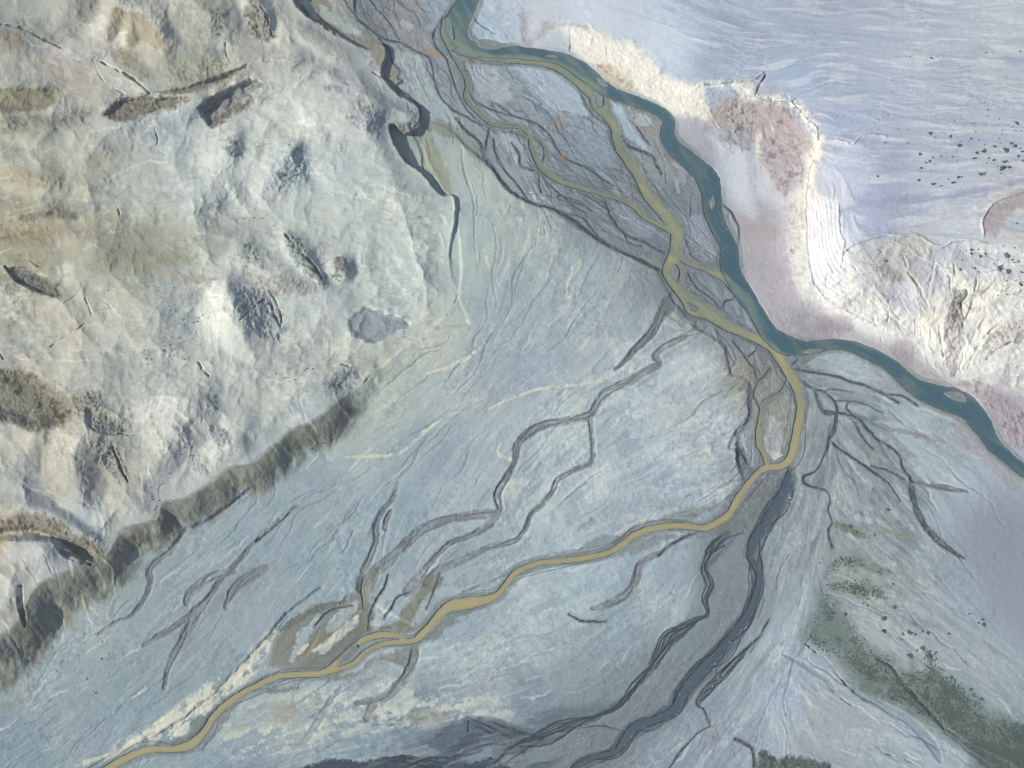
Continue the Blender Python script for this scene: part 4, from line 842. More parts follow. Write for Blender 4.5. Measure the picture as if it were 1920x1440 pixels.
# left plateau: warm and cool patches
pn = fbm(XW, YW, 85, 721, 5, .6)
mix((202, 203, 197), plat * sstep(.05, .5, pn), .45)
mix((146, 158, 168), plat * sstep(.05, .5, -pn), .35)
mix((150, 140, 122), plat * sstep(.1, .5, fbm(XW, YW, 60, 731, 4)) * sstep(380, 100, X), .25)
mix((150, 161, 178), low * (1 - braid) * (1 - haze_soft) * sstep(.3, 1.6, LA + .4 * LS), .22)
mix((196, 203, 206), low * (1 - braid) * (1 - haze_soft) * sstep(.6, 1.8, -LA - .3 * LS), .22)
mix((130, 140, 150), plat * sstep(.9, 2.4, LF + .6 * MF), .18)
mix((205, 205, 198), plat * sstep(.6, 1.8, .4 * LS - .7 * MO + .3 * MF), .28)
# bluff face and its talus
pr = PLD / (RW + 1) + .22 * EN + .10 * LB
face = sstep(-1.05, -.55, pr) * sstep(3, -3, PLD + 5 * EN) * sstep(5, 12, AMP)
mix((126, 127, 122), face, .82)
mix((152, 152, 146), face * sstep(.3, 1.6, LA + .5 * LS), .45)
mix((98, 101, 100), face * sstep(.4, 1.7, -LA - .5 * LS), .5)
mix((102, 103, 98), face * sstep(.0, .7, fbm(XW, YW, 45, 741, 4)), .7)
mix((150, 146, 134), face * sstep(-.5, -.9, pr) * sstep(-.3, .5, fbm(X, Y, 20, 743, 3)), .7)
edge = sstep(-5, 0, PLD) * sstep(7, 1, PLD) * sstep(4, 14, AMP)
mix((126, 136, 142), edge, .6)
# braid plain
mix((116, 124, 133), braid, .30)
mix((96, 106, 116), braid * sstep(.3, 1.5, .6 * LB + .5 * LS + .3 * MF), .40)
mix((166, 178, 192), braid * sstep(.3, 1.6, -.6 * LC - .5 * LS), .35)
mix((150, 128, 112), braid * sstep(.30, .55, fbm(XW, YW, 70, 751, 4)), .35)
# high terrace: fine pale ripples over blue-grey silt
tz = right * (1 - bad) * (1 - cliffR) * sstep(26, 44, HB)
mix((212, 216, 226), tz * sstep(.55, 1.7, LC + .35 * LA), .45)
mix((148, 162, 192), tz * sstep(.6, 2.0, -LB), .35)
bz = np.maximum(bad, cliffR)
mix((232, 228, 216), bz * sstep(.2, 1.4, LB + fbm(X, Y, 40, 761, 3) * 1.5), .45)
mix((160, 156, 164), bz * sstep(.5, 1.9, -LB - fbm(X, Y, 30, 771, 3) * 1.2), .25)
mix((232, 229, 222), rim * sstep(-.4, .5, EN * 2), .5)
mix((150, 140, 140), rim * sstep(.2, .9, -EN * 2), .5)
mix((116, 130, 146), r_dark * (.6 + .4 * np.tanh(LA)), .6)
mix((206, 210, 206), r_pale, .5)
mix((86, 97, 110), r_braid, .68)
mix((168, 180, 192), r_brpale, .5)
mix((116, 128, 142), r_rfd * (.7 + .3 * np.tanh(LA)), .42)
mix((184, 193, 202), r_rfp * (.7 + .3 * np.tanh(LA)), .45)
mix((218, 221, 228), r_terr * (.35 + .65 * DZ), .5)
mix((150, 163, 190), r_terd, .4)
mix((150, 146, 156), r_bad, .45)
mix((234, 231, 222), r_badp, .5)
mix((112, 118, 124), r_pl, .38)
mix((208, 209, 204), plat * sstep(5, 16, R) * sstep(.1, .6, rg), .45)
mix((206, 207, 200), r_plp, .4)
mix((150, 160, 188), line([(1575,397,8),(1620,385,12),(1700,373,14),(1800,364,12),(1870,350,10),(1940,325,10)], 12, XW, YW), .6)
for (pts, c, al, soft, ro), m in zip(STAINS_MIST, STAIN_MIST_M):
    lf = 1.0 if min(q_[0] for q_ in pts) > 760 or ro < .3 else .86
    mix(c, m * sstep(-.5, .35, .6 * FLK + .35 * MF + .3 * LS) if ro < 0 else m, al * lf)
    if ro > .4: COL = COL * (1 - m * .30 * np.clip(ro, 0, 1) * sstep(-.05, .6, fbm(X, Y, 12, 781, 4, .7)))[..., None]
mix((224, 222, 219), line([(1055,52,14),(1150,105,44),(1240,165,50),(1300,195,36)], 24, XW, YW), .55)
mix((224, 222, 221), line([(1500,370,40),(1535,440,80),(1540,520,80),(1580,575,56),(1660,605,60),(1750,635,70),(1830,660,70),(1920,690,80),(1990,700,80)], 30, XW, YW), .36)
mix((230, 227, 220), line([(1305,160,18),(1380,158,10),(1420,185,10),(1480,190,18),(1515,225,20),(1533,268,22),(1524,310,16),(1514,350,12),(1511,400,8)], 16, XW, YW) * sstep(-.9, .3, MF), .8)
pz = sstep(1250, 1000, X)
mix((206, 204, 192), pale * pz * sstep(-1.9, .1, .6 * LS + .5 * MF), .8)
mix((184, 194, 204), pale * (1 - pz) * sstep(-1.2, .9, .8 * LA + .5 * MF), .5)
mix((136, 150, 168), blue * (.8 + .2 * np.tanh(MF)), .7)
sw = np.zeros_like(X)
for p in SOFTW: line(p, 16, XW * .5 + XS * .5, YW * .5 + YS * .5, sw)
mix((136, 144, 155), sw * sstep(-1.6, .8, LA + .5 * LS), .6)
mix((124, 135, 148), line([(505,1060,14),(455,1090,26),(415,1118,36),(385,1145,40),(355,1185,26),(325,1230,14)], 22, XS, YS) * (.7 + .3 * np.tanh(LA)), .55)
mix((138, 148, 160), line([(505,1060,20),(460,1085,50),(410,1120,50),(370,1160,50),(335,1210,30)], 30, XW, YW), .45)
mix((124, 128, 136), wash * (.7 + .3 * np.tanh(MF)), .78)
mix((104, 112, 124), wash * sstep(.2, .8, fbm(X, Y, 24, 795, 4, .7) + .3), .45)
mix((104, 112, 122), line(WASH_SHADE[1], 6), .4)
mix((108, 118, 130), thinw * (1 - right), .52)
mix((72, 86, 100), thin * sstep(-1.9, .2, fbm(X, Y, 30, 791, 3) + .5), .84)
mix((160, 118, 92), pmask([(1050,286),(1058,290),(1062,300),(1054,298)], 2), .9)
mix((160, 128, 104), line([(585,1132,4),(562,1157,5),(540,1190,5),(520,1232,4)], 7), .35)
mix((160, 130, 108), line([(805,95,10),(815,100,16),(820,105,8)], 6), .5)
# banks: a wet rim beside the water, gravel beyond it
bank = np.clip(near - sstep(.2, .8, wet), 0, 1)
mix((116, 124, 130), bank * sstep(.2, .8, near + .3 * MO * .3) * (1 - right), .68)
rimw = np.zeros_like(X)
for p in OLIVE + DARK + TEAL: line(p, 2.2, XR, YR, rimw, .9, add=1.4)
mix((96, 106, 118), thr_w, .5)
mix((86, 97, 108), thr_o * (1 - right), .5)
dkm = np.zeros_like(X)
for p in DARK: line(p, 12, XS, YS, dkm, 1.0, add=4)
mix((92, 106, 124), dkm, .35)
dw = np.zeros_like(X)
for p in DWASH_SHADE: line(p, 11, XS, YS, dw, 1.2, add=1)
dw = sstep(.04, .92, dw + .18 * LA * dw + .10 * MF * dw)
mix((84, 97, 114), dw * (.75 + .25 * np.tanh(1.5 * LA)), .80)
mix((52, 66, 84), thr_d, .62)
mix((56, 70, 86), line(DWASH_SHADE[0], 3, XS, YS, None, .3), .6)
mix((66, 76, 80), rimw * (1 - right * .5) * sstep(-.3, .5, EN + .15), .55)
mix((86, 90, 74), sstep(.1, .7, wet))
mix((120, 129, 138), sstep(.3, .9, isl), .8)
mix((146, 154, 162), sstep(.7, 1, isl) * sstep(.1, .6, EN), .5)
mix((70, 76, 82), np.clip(cre / 6, 0, 1), .18)  # shade inside the cracks, darkened in the ground colour
mix((122, 134, 148), pmask([(760,1380),(830,1350),(1000,1360),(1060,1400),(1000,1460),(700,1460)], 30) * sstep(.3, 1.3, LA + .3 * LB), .55)
mix((60, 74, 92), pmask([(760,1400),(830,1370),(1000,1370),(1060,1400),(1000,1460),(700,1460)], 30) * sstep(.4, 1.3, -LA - .3 * LB), .5)
# grit everywhere, stronger in gravel
grit = vnoise(X, Y, 2.6, 801) * .5 + vnoise(X, Y, 5.2, 802) * .5
ga = (.035 + .05 * braid + .03 * np.clip(rough, 0, 1) + .02 * low) * (1 - .8 * haze_soft) * (1 - .5 * flat_soft)
tex = 1 + ga * (.3 + .7 * DZ) * grit + (1 - haze_soft) * (.25 + .75 * DZ) * (.018 * LF + .016 * LS + .022 * MF) * (1 - .4 * right) + .03 * fbm(X, Y, 160, 811, 3)
COL = COL * tex[..., None]
spk = (vnoise(X, Y, 3.4, 821) > .86) & (rs.rand(NV, NU) > .45)
gravelz = np.clip(bank + braid * .4 + sstep(.2, 1, wash) * .5, 0, 1)
COL = COL * (1 - (spk * gravelz * .55)[..., None]) + 205 * (spk * gravelz * .55)[..., None]
for c_ in range(3):
    hp = COL[..., c_] - blur(COL[..., c_], 2)
    COL[..., c_] += np.clip(.5 * hp, -14, 14)
# photo-like tints to reflectance
lin = np.where(COL / 255 <= .04045, COL / 255 / 12.92, ((np.clip(COL, 0, 255) / 255 + .055) / 1.055) ** 2.4)
GAIN = np.array([.965, 1.0, .985], f4) * f4(1.0)
OFF = np.array([0.012, 0.022, 0.045], f4)
PT = 1 + plat[..., None] * np.array([.12, .10, .08], f4) + (low * (1 - braid))[..., None] * np.array([-.01, -.005, -.052], f4) + (right * sstep(500, 400, Y))[..., None] * np.array([-.01, -.035, -.075], f4)
ALB = np.clip((lin - OFF) * GAIN * PT, .012, .85).astype(f4)

# ------------------------------------------------------------------ helpers for objects
def tag(o, label=None, cat=None, group=None, kind=None):
    if label: o['label'] = label
    if cat: o['category'] = cat
    if group: o['group'] = group
    if kind: o['kind'] = kind
    return o

def grid_mesh(name, xs, ys, zs, mask=None, attrs=None, color=None):
    nv, nu = xs.shape
    idx = np.arange(nv * nu).reshape(nv, nu)
    q = np.stack([idx[1:, :-1], idx[1:, 1:], idx[:-1, 1:], idx[:-1, :-1]], -1).reshape(-1, 4)
    if mask is not None:
        mq = (mask[1:, :-1] | mask[1:, 1:] | mask[:-1, 1:] | mask[:-1, :-1]).ravel()
        q = q[mq]
    used = np.unique(q) if mask is not None else None
    co = np.stack([xs.ravel(), ys.ravel(), zs.ravel()], -1).astype(f4)
    if used is not None:
        rem = np.zeros(nv * nu, np.int32); rem[used] = np.arange(len(used)); q = rem[q]; co = co[used]
    me = bpy.data.meshes.new(name)
    me.vertices.add(len(co)); me.vertices.foreach_set('co', co.ravel())
    me.loops.add(q.size); me.loops.foreach_set('vertex_index', q.ravel().astype(np.int32))
    me.polygons.add(len(q)); me.polygons.foreach_set('loop_start', np.arange(0, q.size, 4, dtype=np.int32))
    me.update(calc_edges=True)
    me.polygons.foreach_set('use_smooth', np.ones(len(q), bool))
    if color is not None:
        c = color.reshape(-1, 3)
        if used is not None: c = c[used]
        a = me.color_attributes.new('tint', 'FLOAT_COLOR', 'POINT')
        a.data.foreach_set('color', np.concatenate([c, np.ones((len(c), 1), f4)], 1).ravel().astype(f4))
    for k, f in (attrs or {}).items():
        f = f.ravel()
        if used is not None: f = f[used]
        a = me.attributes.new(k, 'FLOAT', 'POINT'); a.data.foreach_set('value', f.astype(f4))
    ob = bpy.data.objects.new(name, me); col.objects.link(ob)
    return ob

def material(name):
    m = bpy.data.materials.new(name); m.use_nodes = True
    return m, m.node_tree.nodes, m.node_tree.links, m.node_tree.nodes['Principled BSDF']

def nnode(N, L, kind, **kw):
    n = N.new(kind)
    for k, v_ in kw.items():
        if k in n.inputs: n.inputs[k].default_value = v_
        else: setattr(n, k, v_)
    return n

def ground_mat(use_attr=True):
    m, N, L, b = material('silt_ground')
    b.inputs['Roughness'].default_value = .92
    b.inputs['Specular IOR Level'].default_value = .15
    tc = N.new('ShaderNodeNewGeometry')
    n1 = nnode(N, L, 'ShaderNodeTexNoise', Scale=.9, Detail=5.0, Roughness=.65)
    n2 = nnode(N, L, 'ShaderNodeTexNoise', Scale=.16, Detail=6.0, Roughness=.6)
    L.new(tc.outputs['Position'], n1.inputs['Vector']); L.new(tc.outputs['Position'], n2.inputs['Vector'])
    if use_attr:
        a = N.new('ShaderNodeAttribute'); a.attribute_name = 'tint'; src = a.outputs['Color']
    else:
        r = N.new('ShaderNodeValToRGB'); r.color_ramp.elements[0].color = (.24, .29, .34, 1); r.color_ramp.elements[1].color = (.42, .45, .46, 1)
        n3 = nnode(N, L, 'ShaderNodeTexNoise', Scale=.006, Detail=9.0, Roughness=.6)
        L.new(tc.outputs['Position'], n3.inputs['Vector']); L.new(n3.outputs['Fac'], r.inputs['Fac']); src = r.outputs['Color']
    mr = nnode(N, L, 'ShaderNodeMapRange'); L.new(n1.outputs['Fac'], mr.inputs['Value'])
    mr.inputs['From Min'].default_value = .3; mr.inputs['From Max'].default_value = .7
    mr.inputs['To Min'].default_value = .90; mr.inputs['To Max'].default_value = 1.10
    mx = N.new('ShaderNodeMix'); mx.data_type = 'RGBA'; mx.blend_type = 'MULTIPLY'; mx.inputs['Factor'].default_value = 1
    L.new(src, mx.inputs['A']); L.new(mr.outputs['Result'], mx.inputs['B'])
    L.new(mx.outputs['Result'], b.inputs['Base Color'])
    bp = nnode(N, L, 'ShaderNodeBump', Strength=.55, Distance=.55); L.new(n1.outputs['Fac'], bp.inputs['Height'])
    bp2 = nnode(N, L, 'ShaderNodeBump', Strength=.5, Distance=1.2); L.new(n2.outputs['Fac'], bp2.inputs['Height'])
    L.new(bp.outputs['Normal'], bp2.inputs['Normal']); L.new(bp2.outputs['Normal'], b.inputs['Normal'])
    return m

def water_mat(name, shallow, deep, rough=.22, shore=(.13, .155, .14, 1)):
    m, N, L, b = material(name)
    tc = N.new('ShaderNodeNewGeometry')
    a = N.new('ShaderNodeAttribute'); a.attribute_name = 'silt'
    n = nnode(N, L, 'ShaderNodeTexNoise', Scale=.05, Detail=5.0, Roughness=.6); L.new(tc.outputs['Position'], n.inputs['Vector'])
    ad = N.new('ShaderNodeMath'); ad.operation = 'MULTIPLY_ADD'; L.new(n.outputs['Fac'], ad.inputs[0]); ad.inputs[1].default_value = .7
    sb = N.new('ShaderNodeMath'); sb.operation = 'SUBTRACT'; L.new(a.outputs['Fac'], sb.inputs[0]); sb.inputs[1].default_value = .30
    L.new(sb.outputs[0], ad.inputs[2])
    r = N.new('ShaderNodeValToRGB'); e = r.color_ramp.elements
    e[0].color = (*deep, 1); e[1].color = (*shallow, 1); e[0].position = 0.05; e[1].position = .95
    L.new(ad.outputs[0], r.inputs['Fac'])
    fl = nnode(N, L, 'ShaderNodeTexNoise', Scale=.55, Detail=2.0, Roughness=.5); L.new(tc.outputs['Position'], fl.inputs['Vector'])
    f2 = nnode(N, L, 'ShaderNodeMapRange'); L.new(fl.outputs['Fac'], f2.inputs['Value']); f2.inputs['From Min'].default_value = .66; f2.inputs['From Max'].default_value = .72
    f2.inputs['To Max'].default_value = .45
    mx = N.new('ShaderNodeMix'); mx.data_type = 'RGBA'; L.new(f2.outputs['Result'], mx.inputs['Factor']); L.new(r.outputs['Color'], mx.inputs['A'])
    mx.inputs['B'].default_value = (.62, .64, .60, 1)
    # turbid streaks drawn out downstream come with the silt attribute; slow boils add soft variation
    sh = N.new('ShaderNodeAttribute'); sh.attribute_name = 'shore'
    s2_ = nnode(N, L, 'ShaderNodeMapRange'); L.new(sh.outputs['Fac'], s2_.inputs['Value']); s2_.inputs['From Min'].default_value = .35; s2_.inputs['From Max'].default_value = 1.0
    s2_.inputs['To Min'].default_value = .6; s2_.inputs['To Max'].default_value = 0
    m2 = N.new('ShaderNodeMix'); m2.data_type = 'RGBA'; L.new(s2_.outputs['Result'], m2.inputs['Factor']); L.new(mx.outputs['Result'], m2.inputs['A'])
    m2.inputs['B'].default_value = shore; L.new(m2.outputs['Result'], b.inputs['Base Color'])
    b.inputs['Roughness'].default_value = rough; b.inputs['Specular IOR Level'].default_value = .3
    w_ = nnode(N, L, 'ShaderNodeTexNoise', Scale=.5, Detail=4.0, Roughness=.6); L.new(tc.outputs['Position'], w_.inputs['Vector'])
    bp = nnode(N, L, 'ShaderNodeBump', Strength=.35, Distance=.35); L.new(w_.outputs['Fac'], bp.inputs['Height'])
    L.new(bp.outputs['Normal'], b.inputs['Normal'])
    return m

# ------------------------------------------------------------------ the ground
gx_, gy_, gz_ = world(X.astype(np.float64), Y.astype(np.float64), H.astype(np.float64))
ground = grid_mesh('ground', gx_, gy_, gz_, None, None, ALB)
ground.data.materials.append(ground_mat())
tag(ground, kind='structure')
# the country beyond, a coarse sheet whose inner edge tucks under the surveyed ground
rr = np.linspace(0, 1, 46)[:, None]; aa = np.linspace(0, 2 * math.pi, 241)[None]
ex = 1.0 / np.maximum(np.abs(np.cos(aa)), np.abs(np.sin(aa)))
sx = 520 + 9000 * rr ** 2.2; sy = 470 + 9000 * rr ** 2.2
ox = np.cos(aa) * ex * sx; oy = np.sin(aa) * ex * sy + 70
oz = -6 + 26 * fbm(ox.astype(f4), oy.astype(f4), 700, 901, 4) * sstep(0, .2, rr + 0 * aa) - 8 * (1 - sstep(0, .12, rr + 0 * aa))
far = grid_mesh('far_ground', ox[:, ::-1], oy[:, ::-1], oz[:, ::-1])
far.data.materials.append(ground_mat(False))
tag(far, kind='structure')

# ------------------------------------------------------------------ water sheets
lx_, ly_, lz_ = world(X.astype(np.float64), Y.astype(np.float64), LEVEL.astype(np.float64))
def sheet(name, mask, silt, mat):
    o = grid_mesh(name, lx_, ly_, lz_, mask, {'silt': silt + .13 * LA + .08 * LB, 'shore': blur(wet, 2)}); o.data.materials.append(mat); tag(o, kind='structure'); return o
cT = blur(line(TEAL[0], 16, X, Y, None, .9), 3)
cO = np.zeros_like(X)
for p in OLIVE: line(p, 14, X, Y, cO, 1.0)
cO = blur(cO, 3)
wet_any = sstep(0, .2, wet) > 0.01
body_t = (wt >= np.maximum(wo, wd) - 1e-3)
silt = np.clip(cO - .55 * cT * sstep(260, 420, Y) - .25 * cT * (Y < 260), 0, 1)
south = sstep(500, 760, Y)
isdark = (wd > 0.01) & (wd >= wo) & (wd >= wt)
isol = (silt > .52) & ~isdark & (wo > .005)
wide = blur(wet_any.astype(f4), 2) > .02
def nearest_fill(base):
    return blur(base.astype(f4), 2)
s1 = nearest_fill((wo > .01) & ~isdark & ~((wt > .3) & (silt < .5))); s2 = nearest_fill(wd > .01); s3 = nearest_fill((wt > .01))
s2 = np.where(Y < 880, 0, s2)
lab = np.argmax(np.stack([s1 * 1.05, s2, s3]), 0)
siltT = np.clip(sstep(.15, .9, cO) * .8 + .25 * sstep(200, 40, Y) * sstep(1000, 880, X), 0, 1)
siltO = np.clip(.25 + .75 * sstep(450, 900, Y + .25 * (1400 - X)) - .35 * sstep(.3, .9, cT) , 0, 1)
siltO = siltO - .30 * sstep(.2, .9, fbm(X, Y, 40, 951, 4) + .25 * LB)
siltO = np.where((X < 1080) & (Y < 420), .05, siltO)
sheet('silty_river', wide & (lab == 0), siltO, water_mat('silty_water', (.37, .325, .16), (.175, .225, .165)))
sheet('dark_stream', wide & (lab == 1), .5 + 0 * X, water_mat('dark_water', (.065, .095, .125), (.045, .068, .095), .35, (.075, .095, .115, 1)))
sheet('river', wide & (lab == 2), siltT, water_mat('teal_water', (.175, .225, .175), (.040, .096, .122)))

def hat(u, v):
    i = int(round((u - U0) / S)); j = int(round((v - V0) / S))
    return float(H[j, i])

# ------------------------------------------------------------------ shrubs
def leaf_blob(name, seed, sx=1.0, sy=1.0, n=260):
    r = random.Random(seed); V = []; F = []
    lobes = [(r.uniform(-.55, .55) * sx, r.uniform(-.5, .5) * sy, r.uniform(.15, .45), r.uniform(.32, .55)) for _ in range(6)]
    for k in range(n):
        cx, cy, cz, cr = lobes[k % 6]
        d = Vector((r.gauss(0, 1), r.gauss(0, 1), abs(r.gauss(0, 1)) * .9)).normalized() * cr * r.uniform(.7, 1.06)
        c = Vector((cx, cy, cz * .8)) + d
        nrm = (d.normalized() + Vector((r.uniform(-.5, .5), r.uniform(-.5, .5), r.uniform(-.2, .6)))).normalized()
        t = nrm.orthogonal().normalized(); b_ = nrm.cross(t); s_ = r.uniform(.09, .17)
        i = len(V); V += [c + t * s_, c + b_ * s_ * .7, c - t * s_, c - b_ * s_ * .7]; F.append((i, i + 1, i + 2, i + 3))
    me = bpy.data.meshes.new(name); me.from_pydata([tuple(v_) for v_ in V], [], F); me.update()
    return me

def leaf_mat(name, c0, c1):
    m, N, L, b = material(name)
    tc = N.new('ShaderNodeNewGeometry'); oi = N.new('ShaderNodeObjectInfo')
    n = nnode(N, L, 'ShaderNodeTexNoise', Scale=.8, Detail=3.0); L.new(tc.outputs['Position'], n.inputs['Vector'])
    ad = N.new('ShaderNodeMath'); ad.operation = 'MULTIPLY_ADD'; L.new(oi.outputs['Random'], ad.inputs[0]); ad.inputs[1].default_value = .4; L.new(n.outputs['Fac'], ad.inputs[2])
    r = N.new('ShaderNodeValToRGB'); r.color_ramp.elements[0].color = (*c0, 1); r.color_ramp.elements[1].color = (*c1, 1)
    r.color_ramp.elements[0].position = .35; r.color_ramp.elements[1].position = .95
    L.new(ad.outputs[0], r.inputs['Fac']); L.new(r.outputs['Color'], b.inputs['Base Color']); b.inputs['Roughness'].default_value = .8
    b.inputs['Specular IOR Level'].default_value = .2
    return m
MG = leaf_mat('green_leaves', (.055, .115, .085), (.11, .18, .13))
MD = leaf_mat('grey_leaves', (.085, .115, .11), (.15, .185, .175))
blobs = {}
for k in range(5):
    for nm, mt in (('g', MG), ('d', MD)):
        me = leaf_blob('shrub', 40 + k); me.materials.append(mt); blobs[nm, k] = me
longs = []
for k in range(3):
    me = leaf_blob('shrub', 60 + k, 2.0, .7, 420); me.materials.append(MG); longs.append(me)
PXM = 0.5
def shrub(u, v, wpx, kind, k, label, group=None, long_=False):
    z = hat(u, v); x, y, z = world(u, v, z)
    o = bpy.data.objects.new('shrub', longs[k % 3] if long_ else blobs[kind, k % 5])
    col.objects.link(o)
    s_ = wpx * PXM / (4.2 if long_ else 1.75)
    o.scale = (s_, s_ * (1.0 if not long_ else .9), s_ * .75)
    o.location = (x, y, z - .05 * s_)
    o.rotation_euler = (0, 0, (k * 1.7) % 6.28 if not long_ else .12 + .1 * (k % 3))
    return tag(o, label, 'shrub', group)
T4 = [(1222,435,26,'d'),(1065,425,15,'d'),(1890,388,22,'d'),(1865,928,42,'d'),(1220,998,40,'g'),(1372,1025,27,'g'),(1435,1092,40,'g'),(1525,1038,24,'d'),(1580,1050,16,'d'),(1560,1146,36,'g'),(1620,1130,46,'g'),(1700,1098,30,'d'),(1780,1125,56,'d'),(1820,1075,36,'d'),(1855,1102,44,'d'),(1905,1138,28,'d'),(1138,1157,32,'d'),(1212,1212,28,'d'),(1185,1222,24,'d'),(1150,1258,30,'d'),(1240,1180,20,'d'),(822,1324,24,'d'),(1132,1350,30,'d'),(880,1070,22,'g'),(1045,1072,18,'d'),(518,875,16,'d'),(652,858,10,'d'),(898,862,18,'d'),(825,900,14,'d'),(980,965,18,'d'),(1050,975,16,'d'),(615,985,12,'d'),(935,605,14,'d'),(967,610,10,'d'),(1015,588,10,'d'),(817,330,9,'d'),(505,92,9,'d'),(348,250,10,'d'),(500,250,10,'d'),(1648,825,22,'d'),(1620,768,16,'d'),(1735,893,16,'d'),(1250,877,14,'d'),(1100,775,10,'d'),(1132,768,10,'d'),(1495,793,10,'d'),(1785,763,12,'d'),(1320,433,12,'d'),(1275,432,10,'d'),(1495,428,11,'d'),(1635,395,17,'d'),(930,690,12,'d'),(1655,1183,18,'d'),(1623,1082,20,'d'),(1700,1015,14,'d'),(1757,1000,12,'d'),(1683,1030,12,'d'),(1605,990,10,'d'),(1543,950,10,'d'),(1840,908,13,'d'),(1800,940,10,'d'),(1900,980,14,'d'),(1745,1075,14,'d'),(1695,1203,28,'g'),(1350,1342,18,'d'),(533,958,11,'d'),(683,980,9,'d'),(778,975,10,'d'),(830,972,10,'d'),(560,627,9,'d'),(1420,1205,15,'d'),(1235,1130,11,'d'),(1225,1282,11,'d'),(915,1280,9,'d'),(1880,1170,28,'d')]
T4L = [(1550,1188,72),(1775,1215,90),(1775,1260,150),(1915,1205,60),(1600,1308,110),(1435,1330,78),(1390,1370,80),(1240,1382,85),(1300,1395,50)]
T8 = [(885,513,46,'g'),(1525,435,30,'d'),(1530,462,30,'d'),(1580,430,20,'d'),(1585,480,34,'d'),(1630,463,20,'d'),(1795,478,56,'d'),(1832,508,26,'d'),(1878,520,22,'d'),(1720,517,13,'d'),(1690,535,13,'d'),(1735,572,48,'d'),(1800,600,50,'d'),(1550,575,26,'d'),(1455,510,20,'d'),(1915,600,28,'d'),(1900,693,50,'d'),(1870,235,20,'d'),(1900,457,13,'d'),(1553,513,11,'d'),(1485,440,11,'d'),(1443,443,11,'d'),(1358,418,13,'d'),(1665,655,11,'d'),(1045,18,13,'d'),(1750,555,22,'d'),(1440,580,28,'d')]
T8B = [(740,32,18,'d'),(940,62,22,'g'),(868,407,44,'g'),(1015,437,26,'d'),(1003,480,15,'d'),(1105,437,22,'g'),(1160,412,26,'d'),(1190,430,34,'g'),(1118,555,22,'d'),(1158,542,30,'d'),(1058,600,48,'g'),(1255,575,24,'d'),(1358,437,26,'d'),(1510,285,20,'d'),(1578,352,20,'g'),(1620,368,36,'g'),(1610,330,28,'g'),(1205,590,50,'g'),(1065,425,40,'g'),(950,235,32,'d'),(1485,643,12,'d'),(745,220,20,'d'),(130,1040,12,'g'),(255,1080,10,'d'),(870,318,40,'g'),(710,205,18,'d'),(575,290,34,'g'),(1380,765,30,'g'),(1520,855,28,'g'),(1600,925,26,'g')]
T4B = [(905,945,26,'g'),(890,940,18,'g'),(935,590,13,'g'),(800,1130,18,'g'),(650,1408,13,'d'),(388,1342,15,'d'),(560,1060,30,'g'),(610,1075,36,'g'),(660,1110,26,'g')]
k = 0
def where(u, v):
    if v < 200: return 'on the wavy upper terrace'
    if v < 300: return 'among the pale ripples of the upper terrace'
    if v < 360: return 'at the foot of the rippled terrace'
    if v < 600: return 'on the slope above the badland gullies'
    return 'on the pale fan near the green flat'
big = ['widest', 'second widest', 'third widest', 'fourth widest', 'fifth widest']
for lst, ox_, oy_, place in ((T4, 1440, 0, None), (T8, 1440, 360, None), (T8B, 1440, 1080, 'on the pale ground beside the scrub flat'), (T4B, 1440, 720, 'on the grey fan above the scrub flat')):
    srt = sorted(range(len(lst)), key=lambda q: -lst[q][2])
    for q, (a, b_, s_, kd) in enumerate(lst):
        rank = srt.index(q)
        u, v = ox_ + a / 4, oy_ + b_ / 4
        if u > 1916: u = 1916
        pl = place or where(u, v)
        size = 'large' if s_ > 35 else 'mid-sized' if s_ > 18 else 'tiny'
        hue = 'green' if kd == 'g' else 'grey-green'
        lb = f'{size} {hue} shrub standing {pl}'
        shrub(u, v, s_ / 4 * .92, kd, k, lb, f'{size} {hue} shrubs {pl}')
        k += 1
rq = random.Random(31)
for q in range(75):
    if q < 50: u = 1916 - abs(rq.gauss(0, 75)); v = rq.uniform(190, 330); pl = 'scattered between the hedges at the terrace edge'
    else: u = 1912 - abs(rq.gauss(0, 45)); v = rq.uniform(455, 620); pl = 'scattered over the slope at the right edge'
    shrub(u, v, rq.uniform(1.6, 4.2), rq.choice('gd'), k, f'small shrub {pl}', f'small shrubs {pl}'); k += 1
for q, (a, b_, s_) in enumerate(T4L):
    nm = ['long green thicket with a tapering end above the arched hedges', 'uneven green thicket just above the longest hedge', 'longest green hedge at the right edge of the terrace', 'green thicket cut by the right edge of the photo', 'thin dark hedge on the curved track below the longest hedge', 'upper of two short arched hedges near the terrace foot', 'lower of two short arched hedges near the terrace foot', 'leftmost green hedge of the terrace row', 'small green tail of the leftmost hedge'][q]
    shrub(1440 + a / 4, b_ / 4, s_ / 4 * .9, 'g', k, nm, 'long green hedges on the terrace', True); k += 1

